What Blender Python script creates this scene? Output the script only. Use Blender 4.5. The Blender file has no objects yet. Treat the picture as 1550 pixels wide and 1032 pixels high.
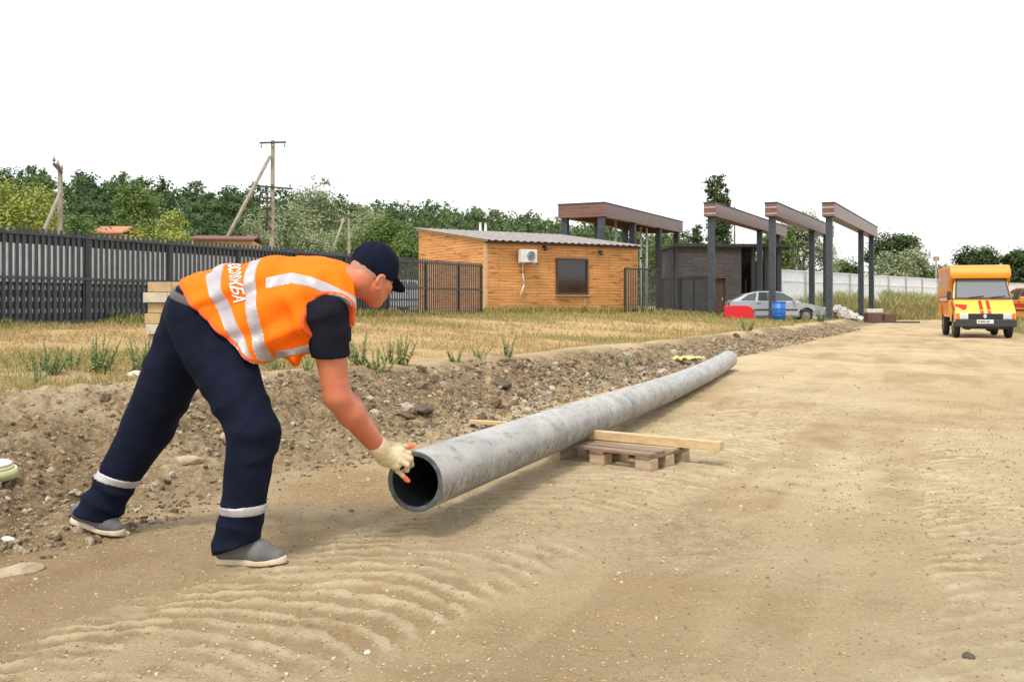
import bpy, bmesh, math, random
import numpy as np
from mathutils import Vector, Matrix
from mathutils.bvhtree import BVHTree
random.seed(7); rng = np.random.default_rng(7)
S = bpy.context.scene
COL = S.collection
R = math.radians
# ------------------------------------------------------------------ camera
CAMH = 1.05
cam = bpy.data.cameras.new('camera'); co = bpy.data.objects.new('camera', cam); COL.objects.link(co)
co.location = (0, 0, CAMH); co.rotation_euler = (R(90), 0, 0)
cam.sensor_width = 36; cam.lens = 1500/1550*36; cam.shift_y = -59/1550
cam.clip_start = .1; cam.clip_end = 3000
S.camera = co
# ------------------------------------------------------------------ light
SUN_EL, SUN_AZ = R(58), R(205)      # azimuth clockwise from +Y
w = bpy.data.worlds.new('World'); S.world = w; w.use_nodes = True
nt = w.node_tree; nt.nodes.clear()
sky = nt.nodes.new('ShaderNodeTexSky'); sky.sky_type = 'NISHITA'; sky.sun_disc = False
sky.sun_elevation = SUN_EL; sky.sun_rotation = SUN_AZ; sky.air_density = 1.0; sky.dust_density = 4
skyb = nt.nodes.new('ShaderNodeBackground'); skyb.inputs['Strength'].default_value = .07
nt.links.new(sky.outputs[0], skyb.inputs[0])
tc = nt.nodes.new('ShaderNodeTexCoord'); mp = nt.nodes.new('ShaderNodeMapping'); mp.inputs['Scale'].default_value = (1, 1, 4)
nz = nt.nodes.new('ShaderNodeTexNoise'); nz.inputs['Scale'].default_value = 1.6; nz.inputs['Detail'].default_value = 5
nt.links.new(tc.outputs['Generated'], mp.inputs[0]); nt.links.new(mp.outputs[0], nz.inputs['Vector'])
rp = nt.nodes.new('ShaderNodeValToRGB'); rp.color_ramp.elements[0].position = .35; rp.color_ramp.elements[1].position = .62
rp.color_ramp.elements[0].color = (.84, .87, .90, 1); rp.color_ramp.elements[1].color = (1, .99, .97, 1)
nt.links.new(nz.outputs['Fac'], rp.inputs[0])
cb = nt.nodes.new('ShaderNodeBackground'); cb.inputs['Strength'].default_value = .9      # the bright cloud cover
nt.links.new(rp.outputs[0], cb.inputs[0])
ad = nt.nodes.new('ShaderNodeAddShader'); wo = nt.nodes.new('ShaderNodeOutputWorld')
nt.links.new(skyb.outputs[0], ad.inputs[0]); nt.links.new(cb.outputs[0], ad.inputs[1]); nt.links.new(ad.outputs[0], wo.inputs[0])
sl = bpy.data.lights.new('sun', 'SUN'); sl.energy = 2.1; sl.angle = R(13); sl.color = (1, .95, .86)
so = bpy.data.objects.new('sun', sl); COL.objects.link(so)
sd = Vector((math.sin(SUN_AZ)*math.cos(SUN_EL), math.cos(SUN_AZ)*math.cos(SUN_EL), math.sin(SUN_EL)))
so.rotation_euler = sd.to_track_quat('Z', 'Y').to_euler(); so.location = sd*50
vs = S.view_settings; vs.view_transform = 'Standard'; vs.look = 'None'; vs.exposure = .27; vs.gamma = 1
S.cycles.max_bounces = 6; S.cycles.use_denoising = True
# ------------------------------------------------------------------ helpers
def W(x, y, D): return Vector(((x-775)/1500*D, D, CAMH-(y-457)/1500*D))
def sst(a, b, x):
    t = np.clip((np.asarray(x, float)-a)/(b-a), 0, 1); return t*t*(3-2*t)
def hsh(i, j, k, s):
    h = (i*374761393 + j*668265263 + k*1274126177 + s*974634777) & 0xffffffff
    h = ((h ^ (h >> 13))*1274126177) & 0xffffffff
    return ((h ^ (h >> 16)) & 0xffff)/65535.0
def vnoise(x, y, z=0., s=0):
    x, y, z = np.broadcast_arrays(np.asarray(x, float), np.asarray(y, float), np.asarray(z, float))
    i = np.floor(x).astype(np.int64); j = np.floor(y).astype(np.int64); k = np.floor(z).astype(np.int64)
    u = x-i; v = y-j; q = z-k; u = u*u*(3-2*u); v = v*v*(3-2*v); q = q*q*(3-2*q)
    flat = np.all(k == k.flat[0]) and not np.any(q)
    def lay(k): return ((1-u)*(1-v)*hsh(i, j, k, s)+u*(1-v)*hsh(i+1, j, k, s)+(1-u)*v*hsh(i, j+1, k, s)+u*v*hsh(i+1, j+1, k, s))
    a = lay(k)
    return a if flat else (1-q)*a+q*lay(k+1)
def fbm(x, y, z=0., o=4, s=0):
    r = 0; a = .5; t = 0
    x = np.asarray(x, float); y = np.asarray(y, float); z = np.asarray(z, float)
    for n in range(o):
        r = r+a*vnoise(x, y, z, s+n); t += a; a *= .5; x = x*2.03+7.1; y = y*2.03+3.7; z = z*2.03
    return r/t
def tag(o, label=None, cat=None, group=None, kind=None):
    if label: o['label'] = label
    if cat: o['category'] = cat
    if group: o['group'] = group
    if kind: o['kind'] = kind
    return o
def empty(name, loc=(0, 0, 0), rz=0.):
    o = bpy.data.objects.new(name, None); COL.objects.link(o); o.location = loc; o.rotation_euler = (0, 0, rz); o.empty_display_size = .2
    return o
def npmesh(name, V, F, mats, parent=None, smooth=False, attr=None, mi=None, off=None):
    V = np.asarray(V, np.float32)
    if off is not None: V = V-np.asarray(off, np.float32)
    F = np.asarray(F, np.int32)
    me = bpy.data.meshes.new(name); n = F.shape[1]
    me.vertices.add(len(V)); me.vertices.foreach_set('co', V.ravel())
    me.loops.add(F.size); me.loops.foreach_set('vertex_index', F.ravel())
    me.polygons.add(len(F)); me.polygons.foreach_set('loop_start', np.arange(0, F.size, n, dtype=np.int32))
    me.polygons.foreach_set('loop_total', np.full(len(F), n, np.int32))
    if mi is not None: me.polygons.foreach_set('material_index', np.asarray(mi, np.int32))
    me.update(calc_edges=True)
    me.polygons.foreach_set('use_smooth', np.full(len(F), smooth))
    for m in (mats if isinstance(mats, (list, tuple)) else [mats]): me.materials.append(m)
    if attr is not None:
        for nm, dat in attr.items():
            c = me.color_attributes.new(nm, 'FLOAT_COLOR', 'POINT')
            a = np.ones((len(V), 4), np.float32); a[:, :dat.shape[1]] = dat; c.data.foreach_set('color', a.ravel())
    o = bpy.data.objects.new(name, me); COL.objects.link(o)
    if parent is not None: o.parent = parent
    if off is not None and parent is None: o.location = off
    return o
class MB:
    """collects shapes for one mesh"""
    def __init__(s): s.b = bmesh.new()
    def box(s, c, d, rz=0., bev=0., rot=None, mi=0, taper=None):
        r = bmesh.ops.create_cube(s.b, size=1); v = r['verts']
        if taper:
            for q in v:
                if q.co.z > 0: q.co.x *= taper[0]; q.co.y *= taper[1]
        m = Matrix.Translation(c) @ (rot.to_4x4() if rot is not None else Matrix.Rotation(rz, 4, 'Z')) @ Matrix.Diagonal((*d, 1))
        bmesh.ops.transform(s.b, matrix=m, verts=v)
        fs = {f for q in v for f in q.link_faces}
        for f in fs: f.material_index = mi
        if bev > 0:
            es = {e for q in v for e in q.link_edges}
            bmesh.ops.bevel(s.b, geom=list(es), offset=bev, segments=2, affect='EDGES', profile=.6)
        return s
    def cyl(s, p, q, r, r2=None, n=16, caps=True, mi=0, smooth=True):
        p = Vector(p); q = Vector(q); d = q-p; r2 = r if r2 is None else r2
        R_ = bmesh.ops.create_cone(s.b, cap_ends=caps, segments=n, radius1=r, radius2=r2, depth=d.length)
        m = Matrix.Translation((p+q)/2) @ d.to_track_quat('Z', 'Y').to_matrix().to_4x4()
        bmesh.ops.transform(s.b, matrix=m, verts=R_['verts'])
        for f in {f for v in R_['verts'] for f in v.link_faces}:
            f.material_index = mi; f.smooth = smooth and len(f.verts) == 4
        return s
    def sph(s, c, d, n=12, rot=None, mi=0):
        r = bmesh.ops.create_uvsphere(s.b, u_segments=n*2, v_segments=n, radius=.5)
        m = Matrix.Translation(c) @ (rot.to_4x4() if rot is not None else Matrix()) @ Matrix.Diagonal((*d, 1))
        bmesh.ops.transform(s.b, matrix=m, verts=r['verts'])
        for f in {f for v in r['verts'] for f in v.link_faces}: f.smooth = True; f.material_index = mi
        return s
    def poly(s, pts, mi=0):
        f = s.b.faces.new([s.b.verts.new(p) for p in pts]); f.material_index = mi; return s
    def prism(s, prof, x0, x1, ax='x', bev=0., mi=0, ins=None):
        """prof: 2-D outline (a,b); extruded along ax. ins: f(b)->inset of the extruded extent"""
        def pt(a, b, c):
            return {'x': (c, a, b), 'y': (a, c, b), 'z': (a, b, c)}[ax]
        g = ins or (lambda b: 0)
        A = [s.b.verts.new(pt(a, b, x0+g(b))) for a, b in prof]; B = [s.b.verts.new(pt(a, b, x1-g(b))) for a, b in prof]
        n = len(prof); fs = []
        for k in range(n): fs.append(s.b.faces.new((A[k], A[(k+1) % n], B[(k+1) % n], B[k])))
        e1 = s.b.faces.new(A[::-1]); e2 = s.b.faces.new(B); fs += [e1, e2]
        for f in fs: f.material_index = mi
        bmesh.ops.recalc_face_normals(s.b, faces=fs)
        if bev: bmesh.ops.bevel(s.b, geom=list({e for f in fs for e in f.edges}), offset=bev, segments=2, affect='EDGES', profile=.6)
        return s
    def tube(s, pts, r, n=8, mi=0):
        for a, b in zip(pts[:-1], pts[1:]): s.cyl(a, b, r, n=n, mi=mi)
        return s
    def build(s, name, mats, parent=None, sm=None):
        me = bpy.data.meshes.new(name); s.b.to_mesh(me); s.b.free()
        for m in (mats if isinstance(mats, (list, tuple)) else [mats]): me.materials.append(m)
        if sm: me.polygons.foreach_set('use_smooth', np.ones(len(me.polygons), bool))
        o = bpy.data.objects.new(name, me); COL.objects.link(o); o.parent = parent
        return o
def copy_tree(o, parent=None):
    c = o.copy(); COL.objects.link(c); c.parent = parent
    for ch in list(o.children): copy_tree(ch, c)
    return c
# ------------------------------------------------------------------ materials
def nodes(name):
    m = bpy.data.materials.new(name); m.use_nodes = True; n = m.node_tree
    return m, n, n.nodes['Principled BSDF']
def mixc(n, fac, a, b, mode='MIX'):
    x = n.nodes.new('ShaderNodeMix'); x.data_type = 'RGBA'; x.blend_type = mode
    for i, v in ((0, fac), (6, a), (7, b)):
        if isinstance(v, bpy.types.NodeSocket): n.links.new(v, x.inputs[i])
        elif i == 0: x.inputs[0].default_value = v
        else: x.inputs[i].default_value = (*v[:3], 1)
    return x.outputs[2]
def tex(n, scale, detail=4, rough=.55, vec=None, kind='Noise', lo=None, hi=None):
    t = n.nodes.new('ShaderNodeTex'+kind); t.inputs['Scale'].default_value = scale
    if kind == 'Noise': t.inputs['Detail'].default_value = detail; t.inputs['Roughness'].default_value = rough
    if vec is None:
        c = n.nodes.get('Texture Coordinate') or n.nodes.new('ShaderNodeTexCoord'); vec = c.outputs['Object']
    n.links.new(vec, t.inputs['Vector'])
    out = t.outputs[0]
    if lo is not None:
        mr = n.nodes.new('ShaderNodeMapRange'); mr.inputs[1].default_value = lo; mr.inputs[2].default_value = hi
        n.links.new(out, mr.inputs[0]); out = mr.outputs[0]
    return out
def bump(n, bs, h, strength, dist=.01):
    b = n.nodes.new('ShaderNodeBump'); b.inputs['Strength'].default_value = strength; b.inputs['Distance'].default_value = dist
    n.links.new(h, b.inputs['Height']); n.links.new(b.outputs[0], bs.inputs['Normal'])
def scaled(n, sc):
    c = n.nodes.new('ShaderNodeTexCoord'); m = n.nodes.new('ShaderNodeMapping'); m.inputs['Scale'].default_value = sc
    n.links.new(c.outputs['Object'], m.inputs[0]); return m.outputs[0]
def mat(name, c1, c2=None, sc=6, rough=.75, metal=0., bmp=0., bsc=None, bd=.01, lo=.35, hi=.65, aniso=None, spec=None, coat=0):
    m, n, b = nodes(name)
    b.inputs['Roughness'].default_value = rough; b.inputs['Metallic'].default_value = metal
    if spec is not None: b.inputs['Specular IOR Level'].default_value = spec
    if coat: b.inputs['Coat Weight'].default_value = coat; b.inputs['Coat Roughness'].default_value = .15
    vec = scaled(n, aniso) if aniso else None
    if c2 is None: c2 = tuple(v*.8 for v in c1)
    n.links.new(mixc(n, tex(n, sc, 5, .6, vec, lo=lo, hi=hi), c1, c2), b.inputs['Base Color'])
    if bmp: bump(n, b, tex(n, bsc or sc*2, 5, .6, vec), bmp, bd)
    return m
def brickmat(name, c1, c2, mortar, bw, bh, ms=.01, rough=.85, off=.5, bias=0., dash=None, ax='xz', bmp=.4):
    m, n, b = nodes(name); b.inputs['Roughness'].default_value = rough
    c = n.nodes.new('ShaderNodeTexCoord'); sp = n.nodes.new('ShaderNodeSeparateXYZ'); n.links.new(c.outputs['Object'], sp.inputs[0])
    a = n.nodes.new('ShaderNodeMath'); n.links.new(sp.outputs[0], a.inputs[0]); n.links.new(sp.outputs[1], a.inputs[1])
    cm = n.nodes.new('ShaderNodeCombineXYZ'); n.links.new(a.outputs[0], cm.inputs[0]); n.links.new(sp.outputs[2], cm.inputs[1])
    t = n.nodes.new('ShaderNodeTexBrick'); n.links.new(cm.outputs[0], t.inputs['Vector'])
    t.inputs['Scale'].default_value = 1; t.inputs['Brick Width'].default_value = bw; t.inputs['Row Height'].default_value = bh
    t.inputs['Mortar Size'].default_value = ms; t.inputs['Mortar Smooth'].default_value = .3; t.inputs['Bias'].default_value = bias; t.offset = off
    t.inputs['Color1'].default_value = (*c1, 1); t.inputs['Color2'].default_value = (*c2, 1); t.inputs['Mortar'].default_value = (*mortar, 1)
    col = t.outputs['Color']
    if dash:
        mp_ = n.nodes.new('ShaderNodeMapping'); mp_.inputs['Scale'].default_value = (1.6, 9, 1); n.links.new(cm.outputs[0], mp_.inputs[0])
        col = mixc(n, tex(n, 1.0, 3, .5, mp_.outputs[0], lo=.56, hi=.68), col, dash)
    col = mixc(n, tex(n, 1.3, 4, .6, lo=.3, hi=.75), col, mixc(n, .75, (0, 0, 0), col))
    n.links.new(col, b.inputs['Base Color'])
    bump(n, b, t.outputs['Fac'], -bmp, .02)
    return m
def leafmat(name, c1, c2, c3=None, tr=.25):
    m, n, b = nodes(name); b.inputs['Roughness'].default_value = .75; b.inputs['Specular IOR Level'].default_value = .25
    at = n.nodes.new('ShaderNodeAttribute'); at.attribute_name = 'tint'
    sp = n.nodes.new('ShaderNodeSeparateColor'); n.links.new(at.outputs['Color'], sp.inputs[0])
    col = mixc(n, sp.outputs[0], c1, c2)
    if c3: col = mixc(n, sp.outputs[1], col, c3)
    n.links.new(col, b.inputs['Base Color'])
    t = n.nodes.new('ShaderNodeBsdfTranslucent'); n.links.new(col, t.inputs[0])
    mx = n.nodes.new('ShaderNodeMixShader'); mx.inputs[0].default_value = tr
    n.links.new(b.outputs[0], mx.inputs[1]); n.links.new(t.outputs[0], mx.inputs[2])
    n.links.new(mx.outputs[0], n.nodes['Material Output'].inputs[0])
    return m
def glassmat(name, c, rough=.08):
    m, n, b = nodes(name); b.inputs['Base Color'].default_value = (*c, 1); b.inputs['Roughness'].default_value = rough
    b.inputs['Specular IOR Level'].default_value = .8; return m
# ------------------------------------------------------------------ ground
YB = np.array([-30, 0, 2, 4.2, 6, 7, 11, 19, 35, 45, 57, 90.]); XB = np.array([-9, -4.2, -3.1, -2.15, -1.45, -1.0, .5, 4.1, 11.7, 16.3, 20.5, 40.])
YR = np.array([-30, 0, 15, 29, 40, 57, 90.]); XR = np.array([4, 5, 9.6, 15.4, 19.2, 26, 46.])
def bank_s(x, y): return np.interp(y, YB, XB)-x
def G0(x, y):
    """smooth ground height"""
    x = np.asarray(x, float); y = np.asarray(y, float)
    s = bank_s(x, y)
    wd = np.interp(y, [0, 5, 9, 60], [2.6, 2.2, 1.1, 1.3])
    F = np.interp(y, [0, 6, 8.5, 10, 14, 20, 60], [.36, .42, .42, .34, .28, .22, .22]); F = F+(.61-F)*sst(.6, 9, s)
    f2 = sst(36, 43.5, y)*(1-sst(9, 16, s)); F = F*(1-f2)+.2*f2
    T = sst(-.1, 1, (s+.0)/wd)
    z = T*F
    z = z+.08*np.exp(-((s-wd*1.0)/.45)**2)*sst(4.5, 8, y)*(.5+vnoise(x*.9, y*.9, 0., 5))
    z = z+.75*sst(57, 64, y)*sst(-14, -1, s)*(1-sst(2, 12, s))*sst(0, 1, s+14)
    z = z+.22*sst(0, 1.5, x-np.interp(y, YR, XR))
    return z
TR1 = ([-1.45, -1.0, -.62, -.2, .3, 1.0, 1.9, 3.6], [2.0, 2.9, 3.56, 4.34, 5.2, 6.5, 8.4, 12.])
TR2 = ([.9, 1.45, 1.8, 2.2, 2.95, 4.3, 10.4], [1.6, 2.9, 3.56, 4.73, 6.5, 9.7, 25.])
def track(x, y, T):
    X, Y = T; cx = np.interp(y, Y, X); sl = np.interp(y, Y, np.gradient(X, Y)); c = 1/np.sqrt(1+sl*sl)
    return (x-cx)*c, (y/c)
ny, nx = 1050, 620
gy = np.concatenate([np.linspace(-25, 1.4, 24)[:-1], 1.5*np.exp(np.linspace(0, math.log(420/1.5), ny))])
gu = np.linspace(-1, 1, nx); gu = np.sign(gu)*(np.abs(gu)*.72+.28*np.abs(gu)**5)*1.05
YY = np.repeat(gy[:, None], nx, 1); ag = np.abs(gu[None, :])
XX = gu[None, :]*np.maximum(YY, 1.5)+np.sign(gu[None, :])*(3*ag+100*np.clip(ag-.8, 0, 1))
s_ = bank_s(XX, YY); Z = G0(XX, YY)
near = 1-sst(18, 45, YY)
wd_ = np.interp(YY, [0, 5, 9, 60], [2.6, 2.2, 1.1, 1.3])
soil = sst(-.35, .25, s_+.5*(fbm(XX*1.5, YY*1.5, 0., 3, 11)-.5))*(1-sst(-.35, .15, (s_-wd_*np.interp(YY, [5, 8, 10, 60], [1, 1, .92, .9]))+1.0*(fbm(XX*.8, YY*.8, 0., 3, 12)-.5)))
cl = fbm(XX*9, YY*9, 0., 4, 21); cl2 = np.abs(fbm(XX*4, YY*4, 0., 4, 31)-.5)*2
Z = Z+soil*((cl-.5)*.10+(.35-cl2)*.10)*(.35+.65*near)*(.55+.9*sst(.4, .6, fbm(XX*.6, YY*.6, 0., 2, 77)))
field = sst(.0, 1.0, s_-wd_)*(1-soil)
Z = Z+field*(fbm(XX*2.2, YY*2.2, 0., 4, 41)-.5)*.07
road = (1-sst(-.1, .3, s_))
Z = Z+road*((fbm(XX*1.1, YY*1.1, 0., 3, 51)-.5)*.035+(fbm(XX*9, YY*9, 0., 4, 52)-.5)*.022*near)
lug = np.zeros_like(Z); band = np.zeros_like(Z)
for T, hw, ph, y0, y1, amp in ((TR1, .55, 0, 2.2, 10, 1), (TR2, .24, .4, 2.2, 7.0, .9), (([.2, 1.6, 4.8], [2, 5, 12.]), .22, .9, 2, 10, .25)):
    d, t = track(XX, YY, T)
    m = (1-sst(hw*.75, hw*1.15, np.abs(d)+.14*(fbm(XX*3, YY*3, 0., 2, 61)-.5)))*sst(y0-.6, y0, YY)*(1-sst(y1, y1+2.5, YY))
    m = m*sst(.3, .55, fbm(XX*1.3+9, YY*1.3, 0., 3, 62))
    a = t+.06*(fbm(XX*7, YY*7, 0., 3, 66)-.5)+.9*d*d+.35*d*np.where(T is TR1, 1, -.4)+.10*(fbm(XX*2.5, YY*2.5, 0., 3, 63)-.5)+ph
    wv = np.sin(a*2*math.pi/.135)-.2+2.0*(fbm(XX*13, YY*13, 0., 4, 67)-.5)
    lug += .8*m*amp*(sst(.05, .45, wv)-.3)*sst(.24, .46, fbm(XX*4.5, YY*4.5, 0., 4, 68)); band += m*amp
Z = Z+lug*.013*(1-sst(9, 14, YY))*(.4+1.2*fbm(XX*11, YY*11, 0., 3, 64))+road*(fbm(XX*26, YY*26, 0., 3, 53)-.5)*.016*sst(9, 4, YY)
for X0, Y0, X1, Y1 in ((2.6, 3, 12.3, 30), (.9, 3, 9, 25), (4.6, 6, 14, 32)):
    t = (YY-Y0)/(Y1-Y0); cx = X0+(X1-X0)*t; rw = np.exp(-((XX-cx)/.22)**2)*road
    Z = Z-.018*rw; band += .5*rw*sst(.4, .7, fbm(XX*.5, YY*.4, 0., 3, 71))
pale = np.clip(.34*band+.55*sst(.45, .7, fbm(XX*.75+.4*YY, YY*.45, 0., 4, 81))*road+1.6*np.clip(lug, -.3, 1)+.5*sst(.9, 0., np.abs(XX-(.62*YY-.3)))*road*(YY < 9)*sst(.4, .6, fbm(XX*2, YY*2, 0., 3, 83)), 0, 1)
green = sst(.45, .62, fbm(XX*.35, YY*.5, 0., 4, 91)+.22*sst(22, 34, YY)+.08*sst(3, 12, s_)-.04)*field
green = np.maximum(green, sst(0, 1, XX-np.interp(YY, YR, XR))*.9); green = np.maximum(green, sst(56, 62, YY)*sst(-15, 5, s_)*.6)
drygr = np.clip(field+sst(-.2, .4, XX-np.interp(YY, YR, XR)), 0, 1)
troughs = np.clip(-lug*3.2, 0, 1)*np.clip(band, 0, 1)
al = XX-np.interp(YY, [0, 15, 30, 60], [0, 6.8, 12.5, 24])        # distance across the road
brown = np.clip(sst(.46, .62, fbm(al*1.6, YY*.6, 0., 5, 101))*.5*sst(.35, .6, fbm(XX*5, YY*5, 0., 4, 109))+.8*sst(2.4, .4, s_*-1)*sst(-.2, .1, -s_)*sst(10, 6, YY)+.5*sst(.45, .6, fbm(al*2.6, YY*.35, 0., 3, 102))*road, 0, 1)*(1-.6*np.clip(band, 0, 1)); brown = np.maximum(brown, troughs)
grey = np.clip(sst(.5, .66, fbm(XX*1.1, YY*.9, 0., 4, 103))*.8*road+sst(.55, .2, np.abs(XX-(.56*YY-.1)))*(YY < 14)*sst(.42, .6, fbm(XX*2.3, YY*2, 0., 4, 104)), 0, 1)
psoil = (1-road)*np.clip(sst(1.6, .4, np.abs(YY-7.4+.3*(XX+4)))*sst(-2.3, -3.0, XX)*sst(.38, .55, fbm(XX*1.2, YY*2.5, 0., 4, 105))+.8*sst(.5, .62, fbm(XX*1.7, YY*1.7, 0., 4, 106))*soil*sst(9, 5, YY), 0, 1)
V = np.stack([XX, YY, Z], -1).reshape(-1, 3)
NR, NC = YY.shape
A = (np.arange(NR-1)[:, None]*NC+np.arange(NC-1)[None, :]).ravel()
F = np.stack([A, A+1, A+NC+1, A+NC], 1)
msk = np.stack([pale, soil, drygr], -1).reshape(-1, 3); gm = np.stack([green, np.where(road > .5, brown, 0), np.maximum(np.where(road > .5, grey, 0), psoil)], -1).reshape(-1, 3)
isroad = ((s_ < -.15) & (XX < np.interp(YY, YR, XR)) & (YY < 60)).ravel()[A]
def groundmat():
    m, n, b = nodes('dirt'); b.inputs['Roughness'].default_value = .95; b.inputs['Specular IOR Level'].default_value = .15
    def att(nm):
        at = n.nodes.new('ShaderNodeAttribute'); at.attribute_name = nm
        sp = n.nodes.new('ShaderNodeSeparateColor'); n.links.new(at.outputs['Color'], sp.inputs[0]); return sp.outputs
    k = att('mask'); g = att('green')
    rd = mixc(n, tex(n, 1.2, 6, .65, lo=.35, hi=.68), (.52, .40, .235), (.405, .30, .165))
    rd = mixc(n, tex(n, 70, 6, .8, lo=.50, hi=.68), rd, (.60, .47, .28))
    rd = mixc(n, tex(n, 95, 6, .8, lo=.56, hi=.72), rd, (.17, .11, .06))
    gb = n.nodes.new('ShaderNodeMath'); gb.operation = 'MULTIPLY'; gb.inputs[1].default_value = .72; n.links.new(g[1], gb.inputs[0])
    rd = mixc(n, gb.outputs[0], rd, mixc(n, tex(n, 60, 6, .8, lo=.4, hi=.65), (.255, .165, .078), (.36, .25, .13)))
    pl = mixc(n, tex(n, 9, 6, .7, lo=.35, hi=.7), (.74, .63, .42), (.54, .43, .25))
    mm = n.nodes.new('ShaderNodeMath'); mm.operation = 'MULTIPLY'; mm.use_clamp = True
    n.links.new(k[0], mm.inputs[0]); n.links.new(tex(n, 4.5, 6, .7, lo=.33, hi=.58), mm.inputs[1])
    rd = mixc(n, mm.outputs[0], rd, pl)
    sl_ = mixc(n, tex(n, 7, 6, .7, lo=.35, hi=.65), (.33, .235, .13), (.12, .08, .045))
    sl_ = mixc(n, tex(n, 35, 6, .75, lo=.50, hi=.68), sl_, (.46, .37, .235))
    st = mixc(n, tex(n, 3, 6, .7, lo=.35, hi=.65), (.50, .35, .165), (.37, .24, .105))
    st = mixc(n, tex(n, 24, 5, .75, lo=.45, hi=.7), st, (.50, .37, .19))
    m3 = n.nodes.new('ShaderNodeMath'); m3.operation = 'MULTIPLY'; n.links.new(g[0], m3.inputs[0]); n.links.new(tex(n, 5, 5, .7, lo=.35, hi=.62), m3.inputs[1])
    st = mixc(n, m3.outputs[0], st, (.15, .16, .045))
    c = mixc(n, k[2], rd, st); c = mixc(n, k[1], c, sl_)
    mg = n.nodes.new('ShaderNodeMath'); mg.operation = 'MULTIPLY'; n.links.new(g[2], mg.inputs[0]); n.links.new(tex(n, 11, 7, .75, lo=.40, hi=.60), mg.inputs[1])
    c = mixc(n, mg.outputs[0], c, mixc(n, tex(n, 60, 6, .8, lo=.4, hi=.6), (.56, .455, .30), (.44, .345, .21)))
    n.links.new(c, b.inputs['Base Color'])
    h = n.nodes.new('ShaderNodeMath'); h.operation = 'ADD'; n.links.new(tex(n, 30, 10, .8), h.inputs[0]); n.links.new(tex(n, 4, 6, .7), h.inputs[1])
    bump(n, b, h.outputs[0], .9, .03)
    return m
GM = groundmat()
def gpart(nm, sel, label):
    f = F[sel]; u, inv = np.unique(f, return_inverse=True)
    return tag(npmesh(nm, V[u], inv.reshape(f.shape), GM, smooth=True, attr={'mask': msk[u], 'green': gm[u]}), label, kind='structure')
gpart('dirt_road', isroad, 'tan dirt road with pale tyre tread marks')
gpart('ground', ~isroad, 'dry grass field with a churned soil bank along the road')
# height lookup on the finished grid
def GZ(x, y):
    r = int(np.clip(np.searchsorted(gy, y)-1, 0, NR-2)); t = (y-gy[r])/(gy[r+1]-gy[r])
    z0 = np.interp(x, XX[r], Z[r]); z1 = np.interp(x, XX[r+1], Z[r+1]); return float(z0*(1-t)+z1*t)
def GZv(x, y):
    x = np.asarray(x, float); y = np.asarray(y, float)
    r = np.clip(np.searchsorted(gy, y)-1, 0, NR-2); t = (y-gy[r])/(gy[r+1]-gy[r]); out = np.zeros(len(x))
    for q in np.unique(r):
        m = r == q; out[m] = np.interp(x[m], XX[q], Z[q])*(1-t[m])+np.interp(x[m], XX[q+1], Z[q+1])*t[m]
    return out

# ------------------------------------------------------------------ stones and clods (too many to count)
def rocks(n, sx, size, mats, nm, label, seed, flat=.7):
    r = np.random.default_rng(seed)
    bm = bmesh.new(); bmesh.ops.create_icosphere(bm, subdivisions=1, radius=1)
    base = np.array([v.co[:] for v in bm.verts]); tri = np.array([[v.index for v in f.verts] for f in bm.faces]); bm.free()
    P = sx(n, r); n = len(P); sz = size(n, P, r)
    nb = len(base)
    sc = np.stack([r.uniform(.7, 1.3, n), r.uniform(.6, 1.1, n), r.uniform(.45, .9, n)*flat/.7], 1)*sz[:, None]
    ang = r.uniform(0, 6.28, n); c, s = np.cos(ang), np.sin(ang)
    jit = r.uniform(.72, 1.22, (n, nb, 1)); v = base[None]*jit*sc[:, None, :]
    tl = r.uniform(-.5, .5, (n, 1)); v2 = v.copy(); v2[..., 2] = v[..., 2]+v[..., 0]*tl
    x = v2[..., 0]*c[:, None]-v2[..., 1]*s[:, None]; y = v2[..., 0]*s[:, None]+v2[..., 1]*c[:, None]
    z = GZv(P[:, 0], P[:, 1])
    VV = np.stack([x+P[:, :1], y+P[:, 1:2], v2[..., 2]+(z+sz*.12)[:, None]], -1).reshape(-1, 3)
    FF = (tri[None]+(np.arange(n)*nb)[:, None, None]).reshape(-1, 3)
    t = np.repeat(r.random((n, 1))**1.6, nb, 0); t2 = np.repeat(r.random((n, 1))**3, nb, 0)
    return tag(npmesh(nm, VV, FF, mats, attr={'tint': np.concatenate([t, t2, t], 1)}), label, kind='stuff')
def stonemat(a=(.15, .10, .058), b_=(.36, .265, .155), pc=(.50, .44, .34)):
    m, n, b = nodes('soil_stone'); b.inputs['Roughness'].default_value = .95; b.inputs['Specular IOR Level'].default_value = .15
    at = n.nodes.new('ShaderNodeAttribute'); at.attribute_name = 'tint'; sp = n.nodes.new('ShaderNodeSeparateColor'); n.links.new(at.outputs['Color'], sp.inputs[0])
    c = mixc(n, sp.outputs[0], a, b_); c = mixc(n, sp.outputs[1], c, pc)
    c = mixc(n, tex(n, 40, 4, .7, lo=.4, hi=.7), c, mixc(n, .6, c, (0, 0, 0))) if a[0] < .2 else c; n.links.new(c, b.inputs['Base Color'])
    bump(n, b, tex(n, 60, 4, .7), .5, .01); return m
SM = stonemat(); SM2 = stonemat((.22, .155, .085), (.50, .38, .22), (.58, .49, .34))
def sp_bank(n, r):
    y = 2.2*np.exp(r.random(n*2)**.8*math.log(38/2.2)); wd = np.interp(y, [0, 5, 9, 60], [2.6, 2.3, 1.0, .95])
    s = r.beta(1.3, 1.7, n*2)*wd*1.25-.34; x = np.interp(y, YB, XB)-s
    k = (vnoise(x*1.4, y*1.4, 0., 3) > r.random(n*2)*.75) & (np.abs(x) < .62*y+1.5)
    return np.stack([x, y], 1)[k][:n]
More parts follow.
